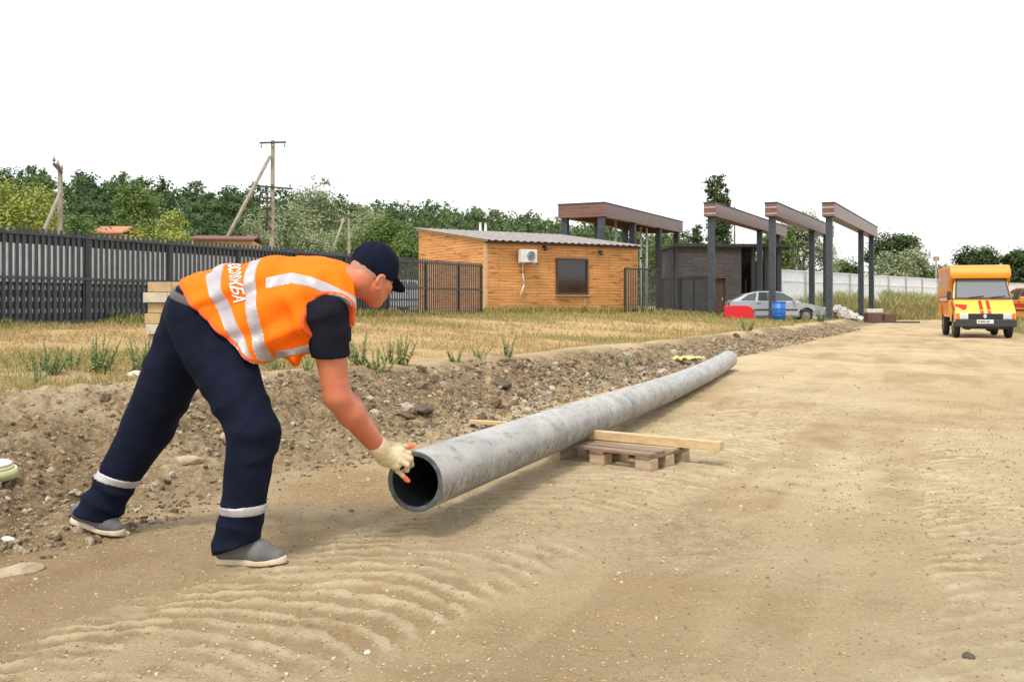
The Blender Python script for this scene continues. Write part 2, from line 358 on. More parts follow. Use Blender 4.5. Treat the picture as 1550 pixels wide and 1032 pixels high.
rocks(19000, sp_bank, lambda n, P, r: (.007+.026*r.random(n)**3)*np.clip(P[:, 1]/9, .85, 1.15), SM, 'soil_clods', 'crumbled soil clods and stones on the bank', 1)
rocks(420, sp_bank, lambda n, P, r: (.03+.045*r.random(n)**2)*np.clip(P[:, 1]/8, .7, 1.25), SM, 'large_clods', 'larger dark and light clods lying on the bank', 4, .8)
def sp_road(n, r):
    y = 1.8*np.exp(r.random(n)*math.log(16/1.8)); x = r.uniform(-.6, .58, n)*y
    k = (bank_s(x, y) < .3) & (vnoise(x*.9, y*.9, 0., 8) > r.random(n)*.9); return np.stack([x, y], 1)[k]
rocks(6000, sp_road, lambda n, P, r: (.003+.008*r.random(n)**3)*np.clip(P[:, 1]/4, .6, 1.6), SM2, 'road_gravel', 'fine gravel scattered over the dirt road', 2)

def sp_grit(n, r):
    y = 1.9*np.exp(r.random(n)*math.log(13/1.9)); x = r.uniform(-.58, .58, n)*y
    k = (vnoise(x*1.3, y*1.3, 0., 18)*.7+.3*vnoise(x*6, y*6, 0., 19) > r.random(n)*.95); return np.stack([x, y], 1)[k]
def grit(n, seed):
    r = np.random.default_rng(seed); P = sp_grit(n, r); n = len(P)
    b = np.array([[1, 0, 0], [0, 1, 0], [-1, 0, 0], [0, -1, 0], [0, 0, .7], [0, 0, -.7]], float); t = np.array([[0, 1, 4], [1, 2, 4], [2, 3, 4], [3, 0, 4], [1, 0, 5], [2, 1, 5], [3, 2, 5], [0, 3, 5]])
    sz = (.0022+.0055*r.random(n)**3)*np.clip(P[:, 1]/4.5, .8, 1.25); v = b[None]*r.uniform(.6, 1.3, (n, 6, 1))*sz[:, None, None]
    a = r.uniform(0, 6.28, n); c, s = np.cos(a)[:, None], np.sin(a)[:, None]; z = GZv(P[:, 0], P[:, 1])+sz*.25
    VV = np.stack([v[..., 0]*c-v[..., 1]*s+P[:, :1], v[..., 0]*s+v[..., 1]*c+P[:, 1:2], v[..., 2]+z[:, None]], -1).reshape(-1, 3)
    t1 = np.repeat(r.random((n, 1))**.8, 6, 0); t2 = np.repeat(sst(.9, 1, r.random((n, 1))), 6, 0)
    tag(npmesh('road_grit', VV, (t[None]+(np.arange(n)*6)[:, None, None]).reshape(-1, 3), SM2, attr={'tint': np.concatenate([t1, t2, t1], 1)}), 'tiny pale and dark grit over the dirt road', kind='stuff')
grit(110000, 77)
# ------------------------------------------------------------------ grass
def blades(P, h, wd, r, nm, m, label, lean=.5, kind='stuff', parent=None, zf=None, tint=None):
    n = len(P); z = GZv(P[:, 0], P[:, 1]) if zf is None else zf
    a = r.uniform(0, 6.28, n); l = r.uniform(.1, 1, n)*lean*h; b = r.uniform(0, 3.14, n)
    dx, dy = np.cos(a)*l, np.sin(a)*l; wx, wy = np.cos(b)*wd/2, np.sin(b)*wd/2
    base = np.stack([P[:, 0], P[:, 1], z-.01], 1)
    v0 = base-np.stack([wx, wy, 0*wx], 1); v1 = base+np.stack([wx, wy, 0*wx], 1)
    mid = base+np.stack([dx*.35, dy*.35, h*.6], 1); k = .7
    v2 = mid+np.stack([wx*k, wy*k, 0*wx], 1); v3 = mid-np.stack([wx*k, wy*k, 0*wx], 1)
    tip = base+np.stack([dx, dy, h], 1); v4 = tip+np.stack([wx*.2, wy*.2, 0*wx], 1); v5 = tip-np.stack([wx*.2, wy*.2, 0*wx], 1)
    VV = np.stack([v0, v1, v2, v3, v4, v5], 1).reshape(-1, 3); o = (np.arange(n)*6)[:, None]
    FF = np.concatenate([o+np.array([[0, 1, 2, 3]]), o+np.array([[3, 2, 4, 5]])], 0)
    t = r.random((n, 1)) if tint is None else tint[:, None]; t = np.repeat(np.concatenate([t, r.random((n, 1)), t], 1), 6, 0)
    ob = npmesh(nm, VV, FF, m, attr={'tint': t}, parent=parent); tag(ob, label, kind=kind); return ob
GRM = leafmat('dry_grass', (.50, .37, .18), (.34, .25, .11), None, .3); GGM = leafmat('green_grass', (.14, .17, .045), (.30, .30, .09), (.42, .32, .13), .3)
def fieldpts(n, r, thr):
    y = 5.5*np.exp(r.random(n)*math.log(50/5.5)); x = r.uniform(-.60, .40, n)*y-.3
    s = bank_s(x, y); wd = np.interp(y, [0, 5, 9, 60], [2.6, 2.2, 1.1, 1.3])
    g = fbm(x*.35, y*.5, 0., 4, 91)+.22*sst(22, 34, y)+.08*sst(3, 12, s)-.04
    return x, y, s-wd, g
r = np.random.default_rng(3)
x, y, q, g = fieldpts(150000, r, 0); k = (q > .1) & (fbm(x*1.2, y*1.2, 0., 3, 6) > .32+.25*r.random(len(x))) & (vnoise(x*.5, y*.5, 0, 44) > .3)
P = np.stack([x, y], 1)[k]; blades(P, (.025+.07*r.random(len(P))**2)*np.clip(P[:, 1]/14, .7, 1.3), .004+.0007*P[:, 1], r, 'dry_grass', GRM, 'short dry straw grass over the field', .9)
x, y, q, g = fieldpts(60000, r, 0); k = (q > -1.6) & (q < .4) & (y < 9.5) & (vnoise(x*1.6, y*1.6, 0, 46) > .62)
P = np.stack([x, y], 1)[k]; blades(P, .02+.06*r.random(len(P))**2, .006, r, 'bank_straw', GRM, 'scattered straw on the bare bank', .9)
x, y, q, g = fieldpts(120000, r, 0); k = (q > .0) & (g > .42+.2*r.random(len(x)))
P = np.stack([x, y], 1)[k]; blades(P, (.04+.10*r.random(len(P))**2)*np.clip(P[:, 1]/16, .6, 1.2), .004+.0007*P[:, 1], r, 'green_grass', GGM, 'green grass patches nearer the fence', .8)
# ------------------------------------------------------------------ picket fence
FD = mat('fence_paint', (.05, .053, .06), (.075, .08, .088), 9, .45, .3)
FL = mat('fence_pale_side', (.78, .80, .82), (.62, .64, .66), 5, .4, .3)
FP = mat('fence_post_steel', (.035, .037, .042), (.06, .055, .05), 8, .55, .3)
f0 = Vector((-10.7+.482*(10.2-17.0)+1.2, 10.2, 0)); fdir = Vector((.482, 1, 0)).normalized()
def fp(D):      # point of the fence line at depth D
    X0 = -775/1500*16.5; return Vector((X0+.476*(D-16.5), D, 0))
fence = empty('picket_fence', (*fp(16.5).xy, GZ(*fp(16.5).xy)))
tag(fence, 'long dark grey metal picket fence behind the dry field', 'fence')
fo = fence.location.copy()
def FH(D): return 1.68
posts = [18.1-1.83*k for k in range(4, 0, -1)]+[18.1, 19.93]+[21.76+1.83*k for k in range(0, 6)]+[32.3]
posts = sorted(posts)
ang = math.atan2(1, .476)
for i, D in enumerate(posts):
    p = fp(D); z = GZ(p.x, p.y)
    m = MB(); m.box(Vector((p.x, p.y-.03, z+.80))-fo, (.07, .07, 1.72), rz=ang, bev=.006); m.build('post', FP, fence)
for i, (a, b) in enumerate(zip(posts[:-1], posts[1:])):
    pa, pb = fp(a), fp(b); d = (pb-pa).length; u = (pb-pa)/d; nrm = Vector((u.y, -u.x, 0))
    za, zb = .03+GZ(*pa.xy), .03+GZ(*pb.xy); za = zb = (za+zb)/2; h = FH(a)
    far = a > 26.8
    m = MB(); n = int(d/.122); 
    for k in range(n):
        t = (k+.5)/n; c = pa+u*d*t+nrm*.015; top = za+h-.008*(k % 2)
        m.box(Vector((c.x, c.y, (za+.05+top)/2))-fo, (.062 if not far else .070, .012, top-za-.05), rz=ang)
    m.build('slat_panel', FD, fence)
    if not far:
        m = MB()
        for k in range(n):
            t = (k+1.0)/n; c = pa+u*d*t-nrm*.010
            m.box(Vector((c.x, c.y, za+.64*h))-fo, (.085, .01, h*.39), rz=ang)
        c = pa+u*d*.5-nrm*.018; m.box(Vector((c.x, c.y, za+h*.89))-fo, (d-.05, .008, h*.11), rz=ang, mi=1)
        m.build('rear_slat_panel', [FL, FD], fence)
        m = MB(); c = pa+u*d*.5-nrm*.050
        m.box(Vector((c.x, c.y, za+.42))-fo, (d-.1, .01, .80), rz=ang)
        for row in range(3):
            for k in range(n):
                c = pa+u*d*(k+1.0)/n-nrm*.030; m.box(Vector((c.x, c.y, za+.25+.2*row))-fo, (.05, .01, .07), rz=ang, mi=1)
        m.build('lower_sheet', [FD, FL], fence)
    c = pa+u*d*.5+nrm*.045
    for zz in (h*.94, h*.49, .06): m = MB(); m.box(Vector((c.x, c.y, za+zz))-fo, (d, .03, .045), rz=ang); m.build('rail', FD, fence)
# ------------------------------------------------------------------ cottage
CW = brickmat('orange_cladding', (.74, .36, .115), (.62, .28, .08), (.34, .13, .04), 1.1, .105, .010, .7, dash=(.30, .11, .025), bmp=.5)
RF = mat('roof_sheet', (.33, .30, .27), (.22, .19, .17), 3, .6, .2, .3, 8)
TRIM = mat('pale_timber', (.62, .42, .22), (.5, .32, .15), 8, .7)
DKB = mat('dark_brown_frame', (.05, .03, .022), (.08, .045, .03), 8, .5)
GLD = glassmat('dark_window_glass', (.015, .018, .018), .1)
ca = W(735, 478, 34.5); cdir = Vector((7.7, 5, 0)).normalized(); cang = math.atan2(5, 7.7)
cot = empty('cottage', (ca.x, ca.y, GZ(ca.x, ca.y)-.1), cang); tag(cot, 'low orange cladded cottage with a sloping corrugated roof', 'cottage')
CL, CDp = 6.9, 5.0; HE = CAMH+93/1500*34.5-cot.location.z; HB = HE+.68
m = MB(); m.prism([(0, -.3), (CDp, -.3), (CDp, HB), (0, HE)], 0, CL, 'x'); m.build('wall', CW, cot)
m = MB(); N = 96; th = math.atan2(HB-HE, CDp)
bm = m.b; rows = []
for side in (0, 1):
    vs_ = []
    for k in range(N+1):
        xx = -.12+(CL+.3)*k/N; cz = .022*math.sin(2*math.pi*k/4)
        vs_.append([bm.verts.new((xx, yy, HE+(yy/CDp)*(HB-HE)+.05+cz-side*.012)) for yy in (-.28, CDp+.15)])
    rows.append(vs_)
for side in (0, 1):
    for k in range(N):
        q = rows[side]; bm.faces.new((q[k][0], q[k+1][0], q[k+1][1], q[k][1]))
for k in range(N): bm.faces.new((rows[0][k][0], rows[1][k][0], rows[1][k+1][0], rows[0][k+1][0]))
m.build('roof', RF, cot, sm=False)
m = MB(); m.box((CL/2, -.06, HE-.06), (CL+.1, .1, .06)); m.build('eave_board', DKB, cot)
m = MB(); m.prism([(-.15, HE-.05), (CDp+.1, HB-.02), (CDp+.1, HB+.06), (-.15, HE+.03)], -.05, -.002, 'x'); m.build('verge_board', TRIM, cot)
m = MB(); m.box((0.02, -.012, HE/2-.2), (.10, .02, HE+.2)); m.box((-.012, .03, HE/2-.2), (.02, .1, HE+.2)); m.build('corner_trim', TRIM, cot)
def onwall(px):     # wall x for an image column
    r_ = (px-775)/1500; X0, Y0 = ca.x, ca.y; return (r_*Y0-X0)/(cdir.x-r_*cdir.y)
def wz(px, py):
    t = onwall(px); D = ca.y+cdir.y*t; return CAMH-(py-457)/1500*D-cot.location.z
x0, x1 = onwall(841), onwall(889); z0, z1 = wz(865, 446), wz(865, 391)
m = MB(); fw = .07
for c, d in ((((x0+x1)/2, -.03, z1-fw/2), (x1-x0, .09, fw)), (((x0+x1)/2, -.03, z0+fw/2), (x1-x0, .09, fw)), ((x0+fw/2, -.03, (z0+z1)/2), (fw, .09, z1-z0-2*fw)), ((x1-fw/2, -.03, (z0+z1)/2), (fw, .09, z1-z0-2*fw))): m.box(c, d)
wf = m.build('window', DKB, cot)
m = MB(); m.box(((x0+x1)/2, -.012, (z0+z1)/2), (x1-x0-.1, .02, z1-z0-.1)); m.build('pane', GLD, wf)
m = MB(); m.box(((x0+x1)/2, -.07, z0-.03), (x1-x0+.1, .1, .03)); m.build('sill', TRIM, wf)
for px, py in ((823, 376), (907, 383), (970, 393)):
    t = onwall(px); z = wz(px, py); m = MB(); m.box((t, -.08, z+.05), (.09, .14, .09), bev=.01); m.cyl((t, -.13, z-.09), (t, -.13, z+.02), .07, .05, 12); m.build('lamp', FP, cot)
m = MB(); t = onwall(885); zz = wz(885, 446); m.tube([(t, -.02, zz), (t-.01, -.02, zz-.62), (t+.6, -.02, zz-.66)], .014); m.build('cable', mat('white_cable', (.75, .74, .7), None, 3, .5), cot)
WHT = mat('white_metal', (.72, .73, .72), (.6, .6, .58), 6, .45)
def CWd(x_, y_, z_): return cot.matrix_basis @ Vector((x_, y_, z_))
cot_mw = Matrix.Translation(cot.location) @ Matrix.Rotation(cang, 4, 'Z')
t = onwall(793); z = wz(793, 388)
ac = empty('air_conditioner', cot_mw @ Vector((t, -.05, z-.26)), cang); tag(ac, 'white outdoor air conditioner unit hanging on the orange cottage wall', 'air conditioner')
m = MB(); m.box((0, -.2, .26), (.66, .24, .46), bev=.02); m.build('casing', WHT, ac)
m = MB(); m.cyl((.06, -.322, .26), (.06, -.332, .26), .17, n=24); m.build('fan_opening', FP, ac)
m = MB()
for rr in (.05, .09, .13, .17):
    for k in range(24):
        a, b = 2*math.pi*k/24, 2*math.pi*(k+1)/24; m.cyl((.06+rr*math.cos(a), -.34, .26+rr*math.sin(a)), (.06+rr*math.cos(b), -.34, .26+rr*math.sin(b)), .006, n=5)
m.build('grille', WHT, ac)
for xx in (-.22, .22): m = MB(); m.box((xx, -.16, .01), (.03, .32, .03)); m.box((xx, .015, .12), (.03, .03, .25)); m.build('bracket', WHT, ac)
m = MB(); m.tube([(-.12, -.05, .0), (-.1, -.03, -.35), (-.04, -.03, -.75), (-.22, -.03, -1.15)], .022); m.build('hose', WHT, ac)
# ------------------------------------------------------------------ gate portals
BR = brickmat('beam_cladding', (.215, .095, .065), (.15, .062, .045), (.24, .16, .125), .62, .14, .008, .37, bmp=.3)
CS = mat('column_paint', (.036, .043, .052), (.06, .07, .08), 7, .5, .2)
CAP = mat('beam_cap', (.5, .46, .42), (.35, .32, .3), 6, .6)
pd = Vector((.5, 1, 0)).normalized(); pang = math.atan2(pd.x, pd.y)       # beams run this way
def portal(px, L, wide, cols, label, D0=43., hcap=True):
    X = (px-775)/1500*D0; g = .2
    o = empty('gate_portal', (X, D0, g), -pang); tag(o, label, 'portal frame', 'brown topped portal frames at the gate')
    H = CAMH+150/1500*D0-g; bh = .58
    m = MB(); m.box((-wide/2, L/2, H-bh/2), (wide, L, bh), bev=.01)
    if wide > 1:
        m.b.free(); m = MB()
        for c, d in (((-wide/2, .14, H-bh/2), (wide, .28, bh)), ((-wide/2, L-.14, H-bh/2), (wide, .28, bh)), ((-.14, L/2, H-bh/2), (.28, L-.57, bh)), ((-wide+.14, L/2, H-bh/2), (.28, L-.57, bh)), ((-wide/2, L/2, H-.1), (wide-.57, L-.57, .14))): m.box(c, d)
    m.build('beam', BR, o)
    m = MB(); m.box((-wide/2, L/2, H+.02), (wide+.05, L+.05, .045)); m.build('cap_sheet', FP, o)
    if hcap:
        m = MB()
        for zz in (H-.19, H-.46): m.box((-wide/2, -.012, zz), (wide, .02, .05))
        m.build('end_strip', CAP, o)
    for (cx, s_) in cols:
        p = Matrix.Rotation(-pang, 3, 'Z') @ Vector((cx, s_, 0)); zb = GZ(X+p.x, D0+p.y)-g-.1
        m = MB(); zt = H-bh-(0 if wide < 1 else 0); m.box((cx, s_, (zb+zt)/2), (.27, .27, zt-zb), bev=.012); co_ = m.build('column', CS, o)
        m = MB(); m.box((cx, s_, zb+.12), (.42, .42, .03)); m.build('base_plate', CS, co_); m = MB(); m.box((cx, s_, zt-.012), (.36, .36, .022)); m.build('head_plate', CS, co_)
    return o
def scol(px, K): return (K/(.5-(px-775)/1500)-43)/pd.y
K1 = .5*43-(909-775)/1500*43
portal(915, 11.6, 2.2, [(-.22, scol(909, K1)+.2), (-.22, scol(959, K1)), (-.22, scol(998, K1)), (-.22, 11.2), (-1.98, .3), (-1.98, 4.2), (-1.98, 8)], 'wide brown topped portal canopy behind the orange cottage roof', hcap=False)
portal(1083, 15.6, .52, [(-.26, .3), (-.26, scol(1150, 12.93)), (-.26, 14.3)], 'brown topped portal frame in front of the dark gatehouse')
portal(1176, 15.8, .52, [(-.26, .3), (-.26, scol(1226, 10.37)), (-.26, 14.6)], 'brown topped portal frame standing by the blue barrel')
portal(1263, 16.0, .52, [(-.26, .3), (-.26, scol(1298, 7.97)), (-.26, 15.3)], 'rightmost brown topped portal frame beside the road')
# ------------------------------------------------------------------ gatehouse
GB = brickmat('dark_brick', (.085, .075, .075), (.055, .048, .048), (.12, .11, .108), .6, .13, .012, bmp=.5)
RB = brickmat('red_brick', (.40, .19, .12), (.30, .13, .08), (.4, .33, .28), .3, .09, .01)
gp = W(1025, 470, 52.5); gh = empty('gatehouse', (gp.x, gp.y, .15), R(4)); tag(gh, 'dark brick gatehouse with a flat roof and an open porch', 'building')
GWd = 99/1500*52.5; GH = CAMH+88/1500*52.5-.15
m = MB()
dx0, dx1 = GWd*.56, GWd*.75; dz = 2.15; wx0, wx1 = GWd*.15, GWd*.43; wz0, wz1 = 1.15, 2.15
for a, b, c, d in ((0, wx0, -.3, GH), (wx0, wx1, -.3, wz0), (wx0, wx1, wz1, GH), (wx1, dx0, -.3, GH), (dx0, dx1, dz, GH), (dx1, GWd, -.3, GH)):
    m.box(((a+b)/2, .15, (c+d)/2), (b-a, .3, d-c))
m.box((.15, 2.8, (GH-.3)/2), (.3, 5, GH+.3)); m.box((GWd/2, 5.15, (GH-.3)/2), (GWd, .3, GH+.3)); m.box((GWd-.15, 2.8, (GH-.3)/2), (.3, 5, GH+.3))
m.build('wall', GB, gh)
m = MB(); m.box(((dx0+dx1)/2, .2, dz/2), (dx1-dx0, .06, dz)); dr = m.build('door', mat('brown_door', (.10, .045, .03), (.06, .03, .02), 6, .5), gh)
m = MB(); m.box((dx1-.12, .15, 1.05), (.03, .05, .16), bev=.005); m.build('handle', WHT, dr)
m = MB(); m.box(((wx0+wx1)/2, .12, (wz0+wz1)/2), (wx1-wx0, .06, wz1-wz0)); wn = m.build('window', DKB, gh)
m = MB(); m.box(((wx0+wx1)/2, .08, (wz0+wz1)/2), (wx1-wx0-.14, .03, wz1-wz0-.14)); m.build('pane', GLD, wn)
m = MB(); m.prism([(-.15, GH), (GWd+2.5, GH), (GWd+2.5, GH-.16), (GWd, GH-.16), (-.15, GH-.16)], -.2, 5.4, 'y'); 
bmesh.ops.recalc_face_normals(m.b, faces=m.b.faces[:]); m.build('roof', FP, gh)
for xx in (GWd+.7, GWd+1.4, GWd+2.1):
    m = MB(); m.box((xx, .2, (GH-.5)/2), (.22, .22, GH+.15)); m.build('porch_column', FP, gh)
m = MB(); m.box((GWd+2.3, 3.4, 1.45), (.3, 3.6, 3.5)); m.build('side_wall', RB, gh)
m = MB(); m.box((GWd+1.1, 5.0, (GH-.3)/2), (2.1, .2, GH+.1)); m.build('rear_wall', GB, gh)
m = MB()
for k in range(4): m.box((GWd+.4+.45*k, 4.85, 1.25), (.12, .04, 1.9))
m.build('porch_screen', TRIM, gh)
# ------------------------------------------------------------------ metal gate beside the cottage
def slatgate(pxs, D0, D1, h, label, name, nsl):
    a = W(pxs[0], 457, D0); b = W(pxs[1], 457, D1); a.z = GZ(a.x, a.y); b.z = a.z; d = (b-a).length; an = math.atan2(b.y-a.y, b.x-a.x)
    o = empty(name, a, an); tag(o, label, 'gate')
    m = MB()
    for c, q in (((d/2, 0, h-.03), (d, .05, .06)), ((d/2, 0, .16), (d, .05, .06)), ((.03, 0, h/2+.05), (.06, .06, h-.1)), ((d-.03, 0, h/2+.05), (.06, .06, h-.1)), ((d/2, 0, h/2), (.04, .04, h-.2))): m.box(c, q)
    m.build('gate_frame', FP, o)
    m = MB()
    for k in range(nsl): m.box((.06+(d-.12)*(k+.5)/nsl, 0.02, h/2+.06), (.05, .012, h-.22))
    m.build('slat_panel', FD, o); return o
slatgate((945, 1000), 36.9, 38.2, 1.75, 'dark slatted gate leaf standing open against the cottage corner', 'slatted_gate', 15)
slatgate((1002, 1028), 47.5, 46.5, 1.95, 'narrow dark wicket gate right of the slatted gate leaf', 'wicket_gate', 7)
g3 = slatgate((1030, 1070), 46.5, 44.5, 2.0, 'dark solid gate leaf in front of the gatehouse window', 'panel_gate', 26)
# small white posts behind the cottage
for px, py, D in ((727, 337, 46), (735, 338, 46), (932, 330, 47), (970, 345, 50), (979, 346, 50)):
    p = W(px, py, D); z = GZ(p.x, p.y); m = MB(); m.cyl((0, 0, -.1), (0, 0, p.z-z), .055, n=10); m.box((0, 0, p.z-z), (.14, .14, .02)); o = m.build('vent_pipe', WHT); o.location = (p.x, p.y, z)
    tag(o, {727: 'left one of the paired thin white pipes above the cottage roof', 735: 'right one of the paired thin white pipes above the cottage roof', 932: 'single tall thin white pipe under the wide canopy', 970: 'thin white pipe left of the twin at the right end of the cottage roof', 979: 'outermost thin white pipe at the right end of the cottage roof'}[px], 'pipe', 'thin white pipes behind the cottage')
# ------------------------------------------------------------------ white panel fence
WP = mat('white_panel', (.78, .80, .82), (.66, .69, .72), 2.5, .6, 0, .2, 6)
WPC = mat('concrete_post', (.42, .40, .37), (.3, .28, .26), 4, .8)
a = W(1180, 409, 72); b = W(1440, 424.5, 98); c2 = W(1560, 432, 110)
wf_ = empty('panel_fence', (a.x, a.y, 0)); tag(wf_, 'long white panel fence beyond the weeds', 'fence')
pts = [a+(b-a)*k/9 for k in range(10)]+[c2+Vector((8, 4, 0))*k for k in range(0, 4)]
for k in range(len(pts)-1):
    p, q = pts[k], pts[k+1]; d = (q-p).length; an = math.atan2(q.y-p.y, q.x-p.x); c = (p+q)/2; zt = (p.z+q.z)/2
    m = MB(); m.box(Vector((c.x, c.y, zt-1.35))-wf_.location, (d-.1, .08, 2.7), rz=an); pn = m.build('panel', WP, wf_)
    m = MB(); m.box(Vector((c.x, c.y-.03, zt-.75))-wf_.location, (d-.15, .12, .06), rz=an); m.build('rail', WP, pn); m = MB(); m.box(Vector((c.x, c.y, zt+.03))-wf_.location, (d, .2, .07), rz=an); m.build('coping', WP, pn)
    m = MB(); m.box(Vector((p.x, p.y-.06, p.z-1.4))-wf_.location, (.2, .2, 2.8), rz=an); m.build('post', WPC, wf_)
# ------------------------------------------------------------------ sheds behind the fence
def shed(px0, px1, ytop, yeave, D, matr, label):
    a = W(px0, yeave, D); b = W(px1, ytop, D); w_ = b.x-a.x
    o = empty('shed', ((a.x+b.x)/2, D, 0), R(8)); tag(o, label, 'shed')
    m = MB(); m.box((0, 2, a.z/2), (w_*.94, 4, a.z)); m.build('wall', TRIM, o)
    m = MB(); m.prism([(-.3, a.z), (2, b.z), (4.3, a.z), (4.3, a.z+.08), (2, b.z+.1), (-.3, a.z+.08)], -w_/2, w_/2, 'x'); m.build('roof', matr, o)
shed(140, 186, 341, 354, 52, mat('tile_roof', (.52, .22, .11), (.4, .16, .08), 5, .8), 'small shed with an orange tiled roof showing over the picket fence')
shed(288, 384, 356, 364, 50, mat('rust_roof', (.20, .07, .05), (.14, .06, .045), 5, .7), 'long low shed with a dark red roof behind the picket fence')
# ------------------------------------------------------------------ utility poles
CON = mat('pole_concrete', (.36, .31, .25), (.26, .22, .17), 3, .85, 0, .3, 10); STL = mat('dark_steel', (.06, .05, .045), (.1, .08, .07), 6, .6, .5)
INS = mat('insulator', (.35, .33, .3), None, 4, .3)
def pole(p0, ptop, D, brace, arms, label, r=.13, box=False, th=1.):
    b = W(p0, 457, D); z = GZ(b.x, b.y); t = W(ptop[0], ptop[1], D)
    o = empty('utility_pole', (b.x, D, z)); tag(o, label, 'utility pole'); L = o.location
    m = MB(); m.box(((t.x-b.x)/2, 0, (t.z-z)/2), (.24*th, .22*th, t.z-z+.3), taper=(.7, .7), rot=Matrix.Rotation(math.atan2(t.x-b.x, t.z-z), 3, 'Y')); m.build('post', CON, o)
    if brace:
        q = W(*brace[0], D-.25)-L; s_ = W(*brace[1], D-.25)-L; dr_ = (q-s_); e = s_+dr_*(-(s_.z+.1)/dr_.z)
        m = MB(); m.cyl(e, q, .12*th, .095*th, 8); m.build('brace', CON, o)
    for (xa, ya), (xb, yb), kind in arms:
        p = W(xa, ya, D-.15)-L; q = W(xb, yb, D-.15)-L; m = MB(); m.box((p+q)/2, ((q-p).length, .08, .09), rot=Matrix.Rotation(-math.atan2(q.z-p.z, q.x-p.x), 3, 'Y')); ar = m.build('crossarm', STL, o)
        for t_ in (.06, .5, .94):
            c = p+(q-p)*t_; m = MB(); sg = kind; m.cyl(c, c+Vector((0, 0, sg*.12)), .02, n=6); m.cyl(c+Vector((0, 0, sg*.1)), c+Vector((0, 0, sg*.26)), .06, .035, 8); m.build('insulator', INS, ar)
    if box:
        m = MB()
        for k, yy in enumerate((300, 315, 330, 345)): m.box(W(404, yy, D-.2)-L, (.42, .2, .1), bev=.01)
        m.tube([W(405, 292, D-.2)-L, W(403, 350, D-.2)-L], .05); m.build('switch_gear', STL, o)
    return t
T1 = pole(411, (413, 217), 52, ((409, 236), (343, 362)), [((393, 216.5), (433, 215.5), -1), ((381, 281), (443, 286), 1)], 'tall concrete pole with a leaning brace and two crossarms', box=True)
T2 = pole(92, (91, 258), 33, ((93, 288), (73, 335)), [((81, 248), (94, 262), 1)], 'short concrete pole with a brace at the left beside the yellow green tree', th=.68)
T3 = pole(529, (528, 322), 78, ((521, 330), (505, 375)), [((520, 325), (536, 330), 1)], 'small distant concrete pole in front of the pale willows')
# faint wires, each one a thing
WM = mat('wire_metal', (.5, .5, .52), None, 2, .5)
for k, (a, b) in enumerate((((T1+Vector((-.5, 0, .1))), Vector((-34, 30, 17))), ((T1+Vector((.5, 0, .1))), Vector((-31, 27, 16.4))))):
    m = MB(); P_ = [a+(b-a)*t-Vector((0, 0, 1))*4*.9*t*(1-t) for t in np.linspace(0, 1, 22)]; m.tube(P_, .004, 5); o = m.build('power_wire', WM)
    tag(o, ('faint upper power wire running left from the tall pole', 'faint lower power wire running left from the tall pole')[k], 'wire')
# ------------------------------------------------------------------ pipe
def pipemat():
    m, n, b = nodes('pipe_plastic'); b.inputs['Roughness'].default_value = .55
    v = scaled(n, (1, 1, 1)); at = n.nodes.new('ShaderNodeAttribute'); at.attribute_name = 'tint'
    sp = n.nodes.new('ShaderNodeSeparateColor'); n.links.new(at.outputs['Color'], sp.inputs[0])
    cm = n.nodes.new('ShaderNodeCombineXYZ'); 
    for i, (o_, k) in enumerate(((sp.outputs[0], 9), (sp.outputs[1], 300))):   # around, along
        q = n.nodes.new('ShaderNodeMath'); q.operation = 'MULTIPLY'; q.inputs[1].default_value = k; n.links.new(o_, q.inputs[0]); n.links.new(q.outputs[0], cm.inputs[i])
    dust = mixc(n, tex(n, 3, 6, .7, v, lo=.35, hi=.7), (.47, .455, .42), (.31, .30, .275))
    dust = mixc(n, tex(n, 1.0, 5, .75, cm.outputs[0], lo=.66, hi=.9), dust, (.17, .165, .155))
    dust = mixc(n, tex(n, 5.5, 5, .7, v, lo=.60, hi=.66), dust, (.20, .205, .21))
    c3 = n.nodes.new('ShaderNodeCombineXYZ')
    for i, (o_, k) in enumerate(((sp.outputs[0], 11), (sp.outputs[1], 38))):
        q = n.nodes.new('ShaderNodeMath'); q.operation = 'MULTIPLY'; q.inputs[1].default_value = k; n.links.new(o_, q.inputs[0]); n.links.new(q.outputs[0], c3.inputs[i])
    dust = mixc(n, tex(n, 1.0, 7, .8, c3.outputs[0], lo=.50, hi=.66), dust, (.19, .19, .185))
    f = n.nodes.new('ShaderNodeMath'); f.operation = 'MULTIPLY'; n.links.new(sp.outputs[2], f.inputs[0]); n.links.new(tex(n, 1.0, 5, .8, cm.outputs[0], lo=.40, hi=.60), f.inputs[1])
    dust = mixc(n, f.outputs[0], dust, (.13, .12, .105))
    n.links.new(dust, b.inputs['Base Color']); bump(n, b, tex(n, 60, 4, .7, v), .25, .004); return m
PM = pipemat(); PI = mat('pipe_inner_plastic', (.015, .02, .02), (.03, .035, .035), 12, .5); PRM = mat('pipe_cut_edge', (.05, .058, .062), (.12, .13, .13), 25, .6, 0, .4, 40)
ctl = [W(632, 729, 4.41), W(736, 690, 5.25), W(840, 645.5, 6.4), W(1000, 597, 9.65), W(1050, 577.5, 12.0), Vector(((1103-775)/1500*15.3, 15.3, .165))]
ctl[4].z = .15
def spline(c, n):
    d = [0]
    for a, b in zip(c[:-1], c[1:]): d.append(d[-1]+(b-a).length)
    A = np.array([list(v) for v in c]); t = np.array(d); u = np.linspace(0, t[-1], n); out = []
    co = [np.polyfit(t, A[:, i], 3) for i in range(3)]
    return np.stack([np.polyval(q, u) for q in co], 1)
PP = spline(ctl, 160); RO, RI = .135, .112
for i in range(len(PP)):
    PP[i, 2] = max(PP[i, 2], .137+GZ(PP[i, 0], PP[i, 1])*.5) if i > 60 else PP[i, 2]
